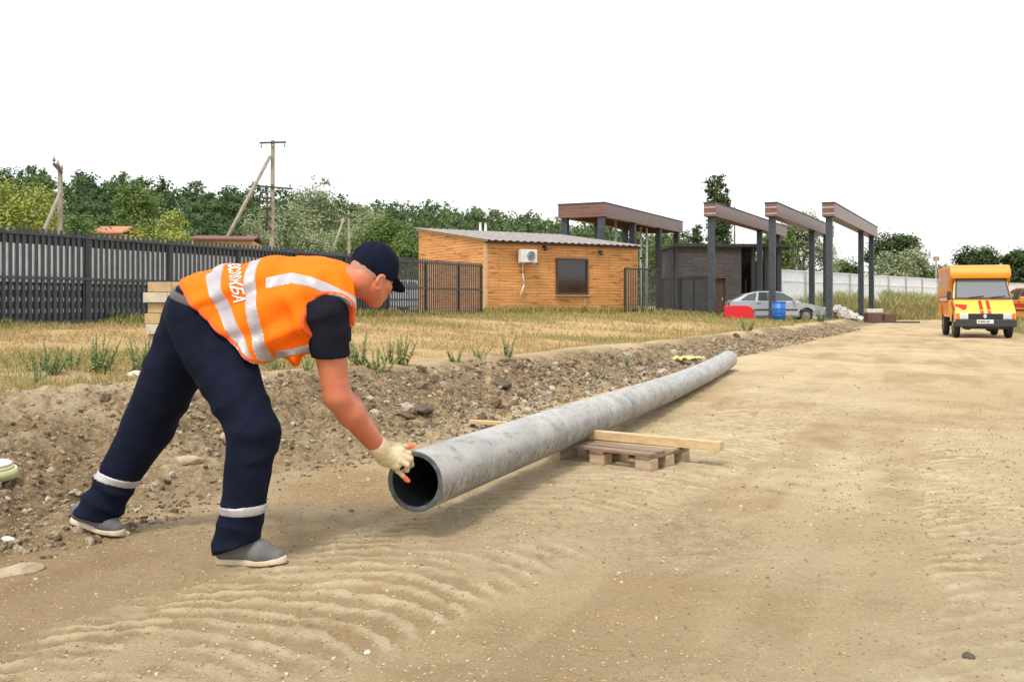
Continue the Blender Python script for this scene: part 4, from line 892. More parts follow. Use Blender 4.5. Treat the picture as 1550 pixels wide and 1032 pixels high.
T(-90, 245, 46, 150, LY, 'yellow green tree outside the left edge of the view', 'bush', 2500, group=G1)
T(118, 318, 46, 70, LG, 'low green bush right of the short concrete pole', 'bush', 1800, group=G1)
T(212, 282, 58, 105, LG, 'grey green tree behind the rounder yellow green one', 'round', 3000, group=G1)
T(240, 312, 48, 100, LY, 'round yellow green tree above the fence right of the orange roof', 'bush', 3800, group=G1)
T(478, 266, 95, 85, LW, 'tallest pale willow with a thin top right of the tall pole', 'round', 2400, group=G1)
T(440, 305, 76, 110, LW, 'broad pale willow right of the tall pole foot', 'bush', 4500, group=G1)
T(515, 300, 88, 120, LW, 'pale willow behind the small distant pole', 'bush', 4500, group=G1)
T(395, 325, 70, 60, LW, 'small pale willow at the foot of the tall pole', 'bush', 1800, group=G1)
T(570, 318, 84, 120, LG, 'mid green tree above the worker cap', 'bush', 4200, group=G1)
T(630, 330, 80, 90, LG, 'green tree left of the cottage corner', 'bush', 3000, group=G1)
T(1055, 346, 75, 26, LD, 'small cone shaped dark tree left of the poplar', 'poplar', 900, group=G2)
T(1079, 280, 70, 26, LD, 'left stem of the tall dark poplar pair', 'poplar', 2000, .28, group=G2); T(1091, 275, 71, 24, LD, 'right and tallest dark poplar of the pair', 'poplar', 2000, .28, group=G2)
T(1100, 298, 74, 12, LD, 'slender short poplar right of the poplar pair', 'poplar', 700, group=G2)
T(1010, 345, 80, 60, LG, 'green tree between the wide canopy and the poplars', 'bush', 1800, group=G2)
T(1150, 355, 95, 60, LW, 'pale tree behind the second portal beam', 'bush', 1700, group=G2)
T(1215, 318, 100, 105, LW, 'tall airy pale tree behind the third portal', 'round', 3600, group=G2)
T(1178, 345, 96, 60, LG, 'green tree at the right side of the gatehouse', 'round', 1800, group=G2)
T(1262, 382, 120, 60, LW, 'low pale tree left of the rightmost portal', 'bush', 1300, group=G2)
T(1288, 390, 110, 50, LD, 'low dark bushy tree between the rightmost portal columns', 'bush', 1500, group=G2)
T(1352, 348, 115, 85, LD, 'large dark tree right of the rightmost portal', 'round', 4200, group=G2); T(1345, 372, 108, 95, LW, 'grey green tree in front of the large dark tree', 'bush', 2800, group=G2)
T(1388, 378, 118, 40, LD, 'small dark tree right of the large dark tree', 'round', 1400, group=G2)
T(1425, 390, 125, 95, LD, 'low dark tree left of the truck', 'bush', 1500, group=G2); T(1400, 393, 124, 75, LG, 'low green tree behind the end of the white fence', 'bush', 1400, group=G2)
T(1482, 366, 120, 75, LD, 'dark tree above the truck roof', 'round', 3000, group=G2); T(1455, 385, 122, 50, LG, 'brownish green tree left of the one above the truck roof', 'round', 1500, group=G2)
T(1538, 378, 118, 60, LD, 'dark tree at the right edge behind the truck', 'round', 2600, group=G2); T(1590, 375, 118, 70, LD, 'dark tree outside the right edge of the view', 'round', 1500, group=G2)
# thin mast left of the truck
p = W(1417, 420, 120); m = MB(); m.cyl((0, 0, 0), (0, 0, CAMH+(457-388)/1500*120), .12, n=8); m.box((0, 0, CAMH+(457-388)/1500*120-.3), (.7, .1, .5)); o = m.build('lamp_mast', CON); o.location = (p.x, 120, 0); tag(o, 'thin distant mast left of the truck', 'mast')
p = W(1112, 420, 66); m = MB(); m.cyl((0, 0, 0), (0, 0, CAMH+(457-313)/1500*66), .07, .045, n=8); o = m.build('antenna_mast', STL); o.location = (p.x, 66, 0); tag(o, 'thin dark mast right of the poplars', 'mast')
# forested hill
SX = np.array([-420, -150, 0, 70, 130, 200, 300, 400, 450, 520, 560, 640, 700, 760, 800, 850, 900, 1000, 1040, 1075, 1130, 1250, 1400, 1700]); SY = np.array([240, 246, 252, 248, 254, 268, 272, 280, 288, 296, 304, 302, 308, 314, 320, 326, 332, 340, 348, 395, 410, 418, 420, 420.])
Vs, Fs, Ts = [], [], []; off = 0
rows = 8; r = np.random.default_rng(5)
protos = []
for k in range(6):
    lb = [(0, 0, 0, .75, .75, .7)]+[(r.uniform(-.6, .6), r.uniform(-.6, .6), r.uniform(-.4, .75), .42, .42, .36) for _ in range(7)]
    protos.append(leafcloud(lb, 1300, .15, r))
for q in range(rows):
    D = 112+q*13.; fr = q/(rows-1); rad = 3.1+1.2*fr
    px = -330.
    while px < 1700:
        X = (px-775)/1500*D+r.uniform(-1.2, 1.2); DD = D+r.uniform(-5, 5)
        ytop = np.interp(px, SX, SY)-r.uniform(-3, 4); rr = rad*r.uniform(.85, 1.3)
        ybot = 378 if px < 900 else 425
        if px > 1060: rr *= .8
        yc = ytop*fr+(ybot-6)*(1-fr) if ytop < ybot else ytop
        ztop = CAMH+(457-yc)/1500*DD
        V_, F_, T_ = protos[r.integers(0, 6)]; a_ = r.uniform(0, 6.28); c, s = math.cos(a_), math.sin(a_)
        v = V_.copy(); x_ = v[:, 0]*c-v[:, 1]*s; y_ = v[:, 0]*s+v[:, 1]*c
        st = r.uniform(1.0, 1.4)
        v = np.stack([x_*rr+X, y_*rr+DD, v[:, 2]*rr*st+ztop-rr*st*1.0], 1)
        Vs.append(v); Fs.append(F_+off); off += len(v); tt = T_.copy(); tt[:, 0] = np.clip(tt[:, 0]*.55+r.uniform(0, .45)+(.35 if px > 520 else 0), 0, 1); tt[:, 1] = np.clip(tt[:, 1]+(.25 if px > 520 else 0), 0, 1); Ts.append(tt)
        px += rad*.95/D*1500
forest = npmesh('forest', np.concatenate(Vs), np.concatenate(Fs), LF, attr={'tint': np.concatenate(Ts)}); tag(forest, 'dense dark green wood covering the far hillside', kind='stuff')
# hill body under the wood
hx = np.linspace(-420, 1700, 90); hd = [100, 112, 140, 170, 202, 230, 300]
Vh = []
for q, D in enumerate(hd):
    for px in hx:
        ytop = np.interp(px, SX, SY); fr = min(1, max(0, (D-112)/90)); ybot = 385 if px < 900 else 425
        z = CAMH+(457-(ytop*fr+ybot*(1-fr)))/1500*min(D, 202)-7.5
        if D <= 100: z = -.5
        if D > 230: z *= .8
        Vh.append(((px-775)/1500*D, D, z))
n_ = len(hx); i_ = (np.arange(len(hd)-1)[:, None]*n_+np.arange(n_-1)[None]).ravel()
tag(npmesh('hill', Vh, np.stack([i_, i_+1, i_+n_+1, i_+n_], 1), mat('hill_soil', (.05, .065, .025), (.08, .085, .035), .3, .95), smooth=True), 'wooded hill behind the fence', kind='structure')
# ------------------------------------------------------------------ weeds: single plants
WG = leafmat('weed_leaves', (.18, .26, .09), (.32, .38, .18), (.40, .38, .18)); WDR = leafmat('dry_weed_leaves', (.36, .26, .11), (.50, .36, .16), (.22, .24, .08))
def weed_proto(h, w_, n, lm, r):
    o = empty('weed'); P_ = r.normal(size=(7, 2))*w_*.16
    V_, F_, T_ = [], [], []; off = 0
    m = MB()
    for k, (a_, b_) in enumerate(P_):
        hh = h*r.uniform(.55, 1); e = Vector((a_*1.5+r.normal()*.02, b_*1.5, hh)); m.cyl((a_*.5, b_*.5, -.02), e, .004+h*.006, .002, 5, caps=False)
        nl = n//7; t = r.random(nl)**.8; c = np.stack([a_*.5+(e.x-a_*.5)*t, b_*.5+(e.y-b_*.5)*t, e.z*t], 1)
        d = r.normal(size=(nl, 3)); d[:, 2] = d[:, 2]*.5+.15; d /= np.linalg.norm(d, axis=1)[:, None]; l = h*.15*(1.2-t)[:, None]*r.uniform(.6, 1.2, (nl, 1))
        sd_ = np.cross(d, [0, 0, 1.]); sd_ /= np.linalg.norm(sd_, axis=1)[:, None]+1e-6
        v = np.stack([c, c+d*l*.5+sd_*l*.27, c+d*l, c+d*l*.5-sd_*l*.27], 1).reshape(-1, 3); V_.append(v); F_.append(np.arange(nl*4).reshape(-1, 4)+off); off += nl*4
        tn = r.random((nl, 1)); T_.append(np.repeat(np.concatenate([tn, r.random((nl, 1))**2*.7, tn], 1), 4, 0))
    m.build('stem', lm, o); npmesh('foliage', np.concatenate(V_), np.concatenate(F_), lm, o, attr={'tint': np.concatenate(T_)}); return o
r = np.random.default_rng(21)
wp = [weed_proto(.34, .3, 620, WG, r), weed_proto(.24, .42, 640, WG, r), weed_proto(.32, .26, 300, WG, r)]
used = [False]*3
WL = [(60, 575, 8.3, 1, 1, 'weed tuft nearest the left edge of the field'), (78, 580, 8.0, 0, .9, 'weed growing second from the left edge'), (105, 572, 8.4, 1, 1, 'bushy weed left of the tallest left weed'), (145, 574, 8.2, 0, 1.15, 'tallest green weed left of the worker'),
      (158, 570, 8.5, 1, .9, 'weed touching the right side of the tallest left weed'), (210, 572, 8.3, 0, 1.0, 'green weed beside the white stone'), (222, 560, 9.0, 2, 1.1, 'thin weed against the worker rear leg'), (55, 600, 7.0, 2, .6, 'small weed on the bare soil at the left'),
      (412, 572, 8.6, 1, .7, 'small weed below the worker belly left'), (425, 570, 8.8, 0, .55, 'small weed below the worker belly right'), (465, 578, 8.3, 1, .6, 'small weed left of the worker arm'), (545, 580, 9.3, 0, 1.1, 'weed just right of the worker forearm'),
      (572, 588, 9.0, 1, 1.1, 'broad weed on the bank crest right of the forearm'), (606, 572, 9.6, 0, 1.0, 'upright weed above the glove'), (590, 576, 9.8, 2, .9, 'thin weed between the two weeds above the glove'), (690, 573, 10.6, 1, .8, 'low weed on the bank above the near pipe'),
      (768, 572, 11.9, 2, 1.0, 'thin weed standing above the pipe middle'), (725, 568, 11.2, 1, .7, 'low weed left of the thin weed above the pipe'), (905, 552, 12.8, 1, .8, 'weed on the bank above the pallet'), (975, 548, 15, 1, .9, 'weed on the bank left of the yellow bag'),
      (945, 546, 14.2, 0, .8, 'weed beside the other one above the pallet'), (1130, 512, 26, 1, 1.8, 'weed clump below the red barrier'), (1210, 497, 36, 1, 2.0, 'weed clump below the blue barrel'), (1243, 490, 38, 0, 2.0, 'weed at the foot of the rightmost portal column'),
      (560, 478, 31, 1, 1.6, 'weed tuft at the fence foot near the cap'), (795, 477, 33.5, 1, 2.0, 'weed tuft at the cottage wall below the air conditioner'), (1080, 482, 40, 1, 1.5, 'weed tuft at the foot of the second portal'), (170, 492, 18.5, 2, 1.5, 'weed at the foot of the picket fence left of the stack')]
for x, y, D, k, s_, lb in WL:
    if not used[k]: o = wp[k]; used[k] = True
    else: o = copy_tree(wp[k])
    p = W(x, y, D); o.location = (p.x, p.y, GZ(p.x, p.y)); o.rotation_euler.z = r.uniform(0, 6); o.scale = (s_,)*3; tag(o, lb, 'weed', 'green weeds along the field edge')
# weedy mounds in the background and verge
def brush(n, fn, hh, lm, nm, label, seed, wfac=.0011, sc=1.):
    r = np.random.default_rng(seed); P_ = fn(n, r); P_ = P_[P_[:, 1] > 1]
    return blades(P_, hh(P_, r)*sc, wfac*P_[:, 1]+.004, r, nm, lm, label, .7)
def mound(px0, px1, D0, D1):
    def f(n, r): D = r.uniform(D0, D1, n); px = r.uniform(px0, px1, n); q = np.stack([(px-775)/1500*D, D], 1); return q[vnoise(q[:, 0]*.6, q[:, 1]*.4, 0, 3) > r.random(n)*.8]
    return f
brush(9000, mound(1335, 1440, 57, 70), lambda P, r: r.uniform(.3, 1.3, len(P))*(.5+vnoise(P[:, 0]*.5, P[:, 1]*.3, 0, 7)), WDR, 'dry_brush', 'dry brown brush on the mound left of the truck', 31, sc=.5)
brush(5000, mound(1335, 1450, 62, 80), lambda P, r: r.uniform(.6, 2.2, len(P))*(.4+vnoise(P[:, 0]*.4, P[:, 1]*.3, 0, 9)), WG, 'green_brush', 'green brush rising in front of the white fence', 32, sc=.42)
brush(7000, mound(1180, 1300, 56, 72), lambda P, r: r.uniform(.5, 2.3, len(P))*(.4+.8*vnoise(P[:, 0]*.35, P[:, 1]*.3, 0, 12)), WG, 'tall_green_weeds', 'tall green weeds behind the portals', 33, sc=.5)
brush(6000, mound(1240, 1340, 54, 62), lambda P, r: r.uniform(.4, 2.0, len(P))*(.3+vnoise(P[:, 0]*.5, P[:, 1]*.3, 0, 14)), WDR, 'tall_dry_weeds', 'tall golden dry weeds behind the rightmost portal', 34, sc=.5)
def verge(n, r): y = r.uniform(14, 50, n); return np.stack([np.interp(y, YR, XR)+r.beta(1, 3, n)*5+.1, y], 1)
brush(9000, verge, lambda P, r: r.uniform(.1, .55, len(P)), WG, 'verge_grass', 'green verge grass right of the truck', 35)
def fencefoot(n, r): D = r.uniform(13, 33, n); q = np.array([fp(d)[:2] for d in D]); q[:, 1] -= r.beta(1, 2, n)*1.0; return q
brush(7000, fencefoot, lambda P, r: r.uniform(.05, .26, len(P))*(.3+vnoise(P[:, 0], P[:, 1], 0, 2)), GGM, 'fence_foot_grass', 'green grass growing along the fence foot', 36)
def cotfoot(n, r):
    t = r.uniform(-.5, 10.5, n); b_ = r.beta(1, 2.5, n)*1.3; return np.stack([ca.x+cdir.x*t+cdir.y*b_, ca.y+cdir.y*t-cdir.x*b_], 1)
brush(4500, cotfoot, lambda P, r: r.uniform(.06, .34, len(P)), GGM, 'cottage_foot_grass', 'green grass growing along the cottage foot', 37)
# ------------------------------------------------------------------ the worker: implicit body, polygonised
class Field:
    def __init__(s, lo, hi, h):
        s.lo = np.array(lo, float); s.h = h; s.n = np.ceil((np.array(hi)-s.lo)/h).astype(int)+1; s.f = np.full(s.n, .25, np.float32)
    def clone(s):
        c = Field.__new__(Field); c.lo = s.lo; c.h = s.h; c.n = s.n; c.f = np.full(s.n, .25, np.float32); return c
    def sub(s, lo, hi):
        a = np.clip(np.floor((np.array(lo)-s.lo)/s.h).astype(int), 0, s.n); b = np.clip(np.ceil((np.array(hi)-s.lo)/s.h).astype(int)+1, 0, s.n)
        sl_ = tuple(slice(p, q) for p, q in zip(a, b)); g = [s.lo[i]+s.h*np.arange(a[i], b[i]) for i in range(3)]
        return sl_, np.meshgrid(*g, indexing='ij', sparse=False)
    def add(s, fn, c, rad, k=.02):
        sl_, g = s.sub(np.array(c)-rad-.06, np.array(c)+rad+.06); P = np.stack(g, -1)
        if P.size == 0: return
        d = fn(P); a = s.f[sl_]; h_ = np.clip(.5+.5*(a-d)/k, 0, 1); s.f[sl_] = (a*(1-h_)+d*h_)-k*h_*(1-h_)
    def cap(s, a, b, ra, rb, k=.02, e1=None, sc=1.):
        """tapered capsule; e1: axis along which the section is stretched by sc"""
        a = np.array(a, float); b = np.array(b, float); ab = b-a; L = ab.dot(ab)+1e-9
        def fn(P):
            t = np.clip(((P-a)@ab)/L, 0, 1); v = P-a-t[..., None]*ab
            r_ = ra+(rb-ra)*t
            if e1 is None: return np.sqrt((v*v).sum(-1))-r_
            q = v@e1; vv = (v*v).sum(-1)-q*q; return np.sqrt(np.maximum(vv, 0)+(q/sc)**2)-r_
        m = max(ra, rb)*max(1, sc); s.add(fn, (a+b)/2, np.abs(ab)/2+m, k)
    def ell(s, c, d, rot=None, k=.02):
        c = np.array(c, float); d = np.array(d, float); M_ = np.eye(3) if rot is None else np.array(rot)
        def fn(P):
            q = (P-c)@M_.T; n = np.sqrt(((q/d)**2).sum(-1))+1e-6; return (n-1)*np.minimum(d.min()*1.2, np.sqrt((q*q).sum(-1))/n+1e-6)
        s.add(fn, c, d.max(), k)
    def grid(s):
        return np.meshgrid(*[s.lo[i]+s.h*np.arange(s.n[i]) for i in range(3)], indexing='ij')
    def mesh(s, smooth=0):
        f = s.f; f = f.copy(); f[0] = f[-1] = .2; f[:, 0] = f[:, -1] = .2; f[:, :, 0] = f[:, :, -1] = .2
        sg = f < 0; n = f.shape
        cs = np.zeros(tuple(np.array(n)-1), np.int8)
        for i in (0, 1):
            for j in (0, 1):
                for k in (0, 1): cs += sg[i:n[0]-1+i, j:n[1]-1+j, k:n[2]-1+k]
        act = (cs > 0) & (cs < 8); idx = np.argwhere(act); vid = np.full(act.shape, -1, np.int64); vid[act] = np.arange(len(idx))
        acc = np.zeros((len(idx), 3)); cnt = np.zeros(len(idx))
        cor = [(i, j, k) for i in (0, 1) for j in (0, 1) for k in (0, 1)]
        for c1 in cor:
            for ax in range(3):
                if c1[ax]: continue
                c2 = list(c1); c2[ax] = 1
                v1 = f[idx[:, 0]+c1[0], idx[:, 1]+c1[1], idx[:, 2]+c1[2]]; v2 = f[idx[:, 0]+c2[0], idx[:, 1]+c2[1], idx[:, 2]+c2[2]]
                m = (v1 < 0) != (v2 < 0); t = np.zeros(len(idx)); t[m] = v1[m]/(v1[m]-v2[m])
                p = np.tile(np.array(c1, float), (len(idx), 1)); p[:, ax] += t; acc[m] += p[m]; cnt[m] += 1
        V_ = (idx+acc/np.maximum(cnt, 1)[:, None])*s.h+s.lo
        Q = []
        for ax in range(3):
            a_, b_ = [(1, 2), (2, 0), (0, 1)][ax]
            lo = [slice(None)]*3; hi = [slice(None)]*3; lo[ax] = slice(0, -1); hi[ax] = slice(1, None)
            ch = sg[tuple(lo)] != sg[tuple(hi)]; e = np.argwhere(ch); e = e[(e[:, a_] > 0) & (e[:, b_] > 0) & (e[:, a_] < n[a_]-1) & (e[:, b_] < n[b_]-1)]
            def g(da, db): q = e.copy(); q[:, a_] -= da; q[:, b_] -= db; return vid[q[:, 0], q[:, 1], q[:, 2]]
            q = np.stack([g(1, 1), g(0, 1), g(0, 0), g(1, 0)], 1); fl = sg[e[:, 0], e[:, 1], e[:, 2]]
            q[~fl] = q[~fl][:, ::-1]; Q.append(q)
        Q = np.concatenate(Q)
        for _ in range(smooth):
            A_ = np.zeros_like(V_); C_ = np.zeros(len(V_))
            for i in range(4):
                for j in (1, 3):
                    np.add.at(A_, Q[:, i], V_[Q[:, (i+j) % 4]]); np.add.at(C_, Q[:, i], 1)
            V_ = V_*.5+.5*A_/np.maximum(C_, 1)[:, None]
        return V_, Q
vn3 = lambda P, sc, o, s_: fbm(P[0]*sc[0], P[1]*sc[1], P[2]*sc[2], o, s_)
A3 = lambda v: np.array(v, float)
SKN = mat('tanned_skin', (.58, .20, .10), (.44, .115, .05), 5, .5, 0, .25, 70, bd=.004, lo=.3, hi=.7)
NAVY = mat('navy_cloth', (.0045, .007, .018), (.008, .011, .025), 7, .9, 0, .35, 140, bd=.003, spec=.12)
NAVY2 = mat('navy_shirt_cloth', (.008, .009, .016), (.013, .014, .022), 7, .9, 0, .3, 140, bd=.003, spec=.12)
HIV = mat('orange_vest_cloth', (1.0, .185, .004), (.98, .145, .003), 3, .75, 0, .25, 120, bd=.003, spec=.15)
REF = mat('reflective_tape', (.46, .44, .45), (.38, .36, .37), 14, .42, .15, .15, 60)
GLV = mat('knit_glove', (.66, .54, .34), (.52, .41, .24), 22, .95, 0, .6, 160, bd=.004); FTP = mat('orange_coated_fingertip', (.90, .16, .04), (.85, .25, .08), 30, .6)
HAIR = mat('short_grey_hair', (.34, .22, .15), (.42, .20, .12), 40, .9, 0, .5, 200, bd=.003)
hipR = A3(W(318, 508, 4.10)); kneeR = A3(W(384, 655, 3.98)); ankR = A3(W(357, 815, 3.99))
hipL = A3(W(292, 500, 4.38)); kneeL = A3(W(226, 642, 4.48)); ankL = A3(W(150, 765, 4.44))
chest = A3(W(462, 452, 4.22)); pel = A3(W(302, 478, 4.25)); neck0 = A3(W(512, 432, 4.23))
rl = R(33); lat = A3((0, -math.cos(rl), -math.sin(rl))); bk_ = A3((0, -math.sin(rl), math.cos(rl)))     # to his right side; out of his back
HC = A3(W(566, 413, 4.24)); hf = Vector((.66, .60, -.45)).normalized(); hr = Vector((.69, -.72, .01)).normalized(); hu = hr.cross(hf).normalized(); hf = hu.cross(hr).normalized()
HR = np.array([hf[:], hr[:], hu[:]])       # rows: forward, right, up
def hp(f, r_, u): return HC+HR[0]*f+HR[1]*r_+HR[2]*u
shR = A3(W(492, 478, 4.08)); elR = A3(W(510, 600, 4.12)); wrR = A3(W(576, 681, 4.29))
shL = A3(W(500, 452, 4.42)); elL = A3(W(508, 588, 4.50)); wrL = A3(W(574, 676, 4.47))
# ---- skin body
B = Field((-1.95, 3.75, -.02), (-.30, 4.85, 1.45), .0065)
tors = [(pel, A3(W(360, 460, 4.24)), .105, .125), (A3(W(360, 460, 4.24)), chest, .14, .15)]
for a_, b_, r1, r2 in tors: B.cap(a_, b_, r1, r2, .03, lat, 1.3)
B.cap(chest, neck0, .15, .07, .03, lat, 1.2)
B.cap(neck0, hp(-.045, 0, -.055), .072, .066, .03)
for s_, a_, b_, c in ((1, shR, elR, wrR), (-1, shL, elL, wrL)):
    B.cap(chest, a_, .10, .075, .03); B.cap(a_, b_, .072, .056, .02); m_ = b_*.68+c*.32
    B.cap(b_, m_, .055, .056, .02); B.cap(m_, c, .056, .036, .02)
for a_, b_, c in ((hipR, kneeR, ankR), (hipL, kneeL, ankL)):
    B.cap(pel, a_, .10, .10, .03); B.cap(a_, b_, .095, .065, .02); B.cap(b_, c, .065, .045, .02)
B.ell(hp(-.012, 0, .02), (.098, .077, .092), HR, .01); B.ell(hp(.025, 0, -.045), (.066, .060, .078), HR, .03)
B.cap(hp(.055, 0, -.075), hp(.062, 0, -.102), .03, .024, .025)           # chin
B.cap(hp(.012, .052, -.075), hp(.055, .012, -.105), .022, .02, .03); B.cap(hp(.012, -.052, -.075), hp(.055, -.012, -.105), .022, .02, .03)
B.cap(hp(.086, 0, -.005), hp(.108, 0, -.040), .010, .013, .012); B.ell(hp(.100, 0, -.045), (.012, .017, .010), HR, .008)   # nose
for s_ in (1, -1):
    B.cap(hp(.076, s_*.018, .016), hp(.066, s_*.05, .014), .014, .012, .012)      # brow
    B.ell(hp(.062, s_*.045, -.035), (.022, .02, .018), HR, .02)                     # cheek
    B.ell(hp(.080, s_*.018, -.073), (.010, .022, .006), HR, .008)                   # lips
    B.ell(hp(.080, s_*.018, -.083), (.010, .02, .006), HR, .008)
    B.ell(hp(-.004, s_*.076, -.050), (.020, .008, .030), HR, .008)                # ear
    q_ = [hp(-.004+.020*math.cos(t), s_*.083, -.048+.028*math.sin(t)) for t in (-2.6, -2.9, 2.9, 2.4, 1.9, 1.4, .9)]
    for i_ in range(6): B.cap(q_[i_], q_[i_+1], .0065, .0065, .005)
    B.ell(hp(.0, s_*.080, -.078), (.010, .006, .010), HR, .006)
g = B.grid(); B.f = B.f+(.006*(fbm(g[0]*16, g[1]*16, g[2]*16, 2, 71)-.5)).astype(np.float32)
Vb, Qb = B.mesh(1)
foot0 = A3((ankR[0], 4.0, GZ(ankR[0], 4.0)))
person = npmesh('person', Vb, Qb, SKN, smooth=True, off=foot0)
tag(person, 'worker in orange vest and navy cap bending to hold the pipe end in gloved hands', 'person')
def piece(name, fld, m_, parent=person, sm=1, extra=None):
    V_, Q_ = fld.mesh(sm); return npmesh(name, V_-foot0, Q_, m_, parent, smooth=True)
eyes = MB()
for s_ in (1, -1):
    eyes.sph(Vector(hp(.072, s_*.032, -.004)-foot0), (.024, .024, .024), 10)
eyes.build('eye', mat('eye_white', (.7, .66, .6), None, 4, .2), person)
# ---- hair: cropped band under the cap
Hh = Field(HC-.16, HC+.16, .004); Hh.ell(hp(-.014, 0, .018), (.101, .080, .094), HR, .01); Hh.ell(hp(-.03, 0, -.035), (.078, .066, .06), HR, .02)
g = Hh.grid(); P = np.stack(g, -1)-HC; fo_, up_ = P@HR[0], P@HR[2]; Hh.f = np.maximum(Hh.f, np.maximum(-(up_+.088-.25*fo_), fo_-.012)); piece('hair', Hh, HAIR, sm=1)
# ---- trousers
Tr = Field((-1.98, 3.72, -.02), (-.85, 4.85, 1.28), .007)
Tr.cap(A3(W(312, 476, 4.12)), A3(W(302, 474, 4.36)), .158, .152, .04)
Tr.cap(hipR, kneeR, .146, .102, .035); Tr.cap(kneeR, A3(W(368, 770, 3.99)), .102, .087, .03); Tr.cap(A3(W(368, 770, 3.99)), A3(W(356, 826, 3.99)), .087, .094, .02)
Tr.cap(hipL, kneeL, .146, .115, .035); Tr.cap(kneeL, A3(W(180, 720, 4.46)), .113, .090, .03); Tr.cap(A3(W(180, 720, 4.46)), A3(W(146, 780, 4.43)), .090, .098, .02)
g = Tr.grid(); P = np.stack(g, -1)
def clipplane(fld, P, p, n, m_=None):
    n = np.array(n, float); n /= np.linalg.norm(n); d = (P-p)@n
    fld.f = np.maximum(fld.f, d if m_ is None else np.where(m_, d, -1)).astype(np.float32)
def folds(P, a, b, R0, frq, amp, sd, c0, c1, spiral=2.):
    """creases round a limb between fractions c0..c1"""
    a = np.array(a); b = np.array(b); ab = b-a; L = np.linalg.norm(ab); u_ = ab/L; q = (P-a)@u_; v = P-a-q[..., None]*u_; rr = np.sqrt((v*v).sum(-1))
    w_ = sst(c0-.15, c0+.05, q/L)*(1-sst(c1-.05, c1+.15, q/L))*(1-sst(R0, R0*1.5, rr))
    ph = q*frq+spiral*(v[..., 0]*6+v[..., 1]*4)+3.5*fbm(P[..., 0]*9, P[..., 1]*9, P[..., 2]*9, 2, sd)
    mk = sst(.42, .62, fbm(P[..., 0]*7+sd, P[..., 1]*7, P[..., 2]*7, 2, sd+50))
    return (w_*amp*.85*(1.3*np.abs(np.sin(ph*.5))**.8-.6)*(.25+mk)).astype(np.float32)
Tr.f = Tr.f+folds(P, kneeR, ankR, .17, 80, .012, 1, .72, 1.1, 1.2)+folds(P, kneeL, ankL, .19, 75, .013, 2, .68, 1.1, 1.2)
Tr.f = Tr.f+folds(P, hipR, kneeR, .22, 42, .008, 3, .55, 1.05, 3)+folds(P, kneeR, ankR, .18, 48, .007, 4, .0, .25, 3)+folds(P, hipL, kneeL, .24, 38, .009, 5, .15, 1.05, -3)
Tr.f = Tr.f+folds(P, hipR, kneeR, .26, 34, .009, 6, -.1, .35, -2.5)+.010*(fbm(P[..., 0]*8, P[..., 1]*8, P[..., 2]*8, 3, 15)-.5).astype(np.float32)
TrF = Tr.clone(); TrF.f = Tr.f.copy()
lowR = (P[..., 2] < .35) & (P[..., 0] > -1.30); 
clipplane(Tr, P, A3(W(356, 829, 3.99)), (.35, -.10, -1), lowR)
clipplane(Tr, P, A3(W(143, 784, 4.43)), (-.25, -.10, -1), (P[..., 2] < .5) & (P[..., 0] < -1.55))
clipplane(Tr, P, A3(W(282, 436, 4.2)), (.35, 0, 1), (P[..., 2] > 1.0))
trous = piece('trousers', Tr, NAVY)
# reflective bands on the shins
def band(fld, P, p, n, wd, nm, par, m_, mask, grow=.004, thick=True):
    F2 = fld.clone(); F2.f = fld.f-grow; n = np.array(n, float); n /= np.linalg.norm(n); d = (P-p)@n
    F2.f = np.maximum(F2.f, np.abs(d)-wd/2); F2.f = np.where(mask, F2.f, .2).astype(np.float32); return piece(nm, F2, m_, par, 0)
band(Tr, P, A3(W(367, 776, 3.90)), (.03, 0, -1), .038, 'reflective_band', trous, REF, (P[..., 2] < .5) & (P[..., 0] > -1.35))
band(Tr, P, A3(W(171, 731, 4.36)), (-.32, 0, -1), .036, 'reflective_band', trous, REF, (P[..., 2] < .5) & (P[..., 0] < -1.5))
# belt
Bt = Tr.clone(); Bt.f = Tr.f-.005; d = (P-A3(W(280, 444, 4.2)))@(A3((.35, 0, 1))/1.06); Bt.f = np.where(P[..., 2] > 1., np.maximum(Bt.f, np.abs(d+.006)-.018), .2).astype(np.float32); piece('belt', Bt, mat('belt_leather', (.05, .04, .04), (.09, .07, .07), 12, .5), trous)
# ---- shirt
Sh = Field((-1.25, 3.75, .72), (-.55, 4.75, 1.36), .006)
Sh.cap(chest-A3((.1, 0, 0)), chest+A3((.05, 0, 0)), .135, .13, .03, lat, 1.28)
for a_, b_ in ((shR, elR), (shL, elL)):
    e = a_+(b_-a_)*.50; Sh.cap(a_+A3((0, 0, .01)), e, .098, .080, .03)
g = Sh.grid(); P2 = np.stack(g, -1)
Sh.f = Sh.f+folds(P2, shR, elR, .17, 45, .007, 8, .0, .5, 3)+.008*(fbm(P2[..., 0]*10, P2[..., 1]*10, P2[..., 2]*10, 3, 16)-.5)
e = shR+(elR-shR)*.50; clipplane(Sh, P2, e, (elR-shR)+A3((-.04, 0, .02)), P2[..., 2] < 1.0); piece('shirt', Sh, NAVY2)
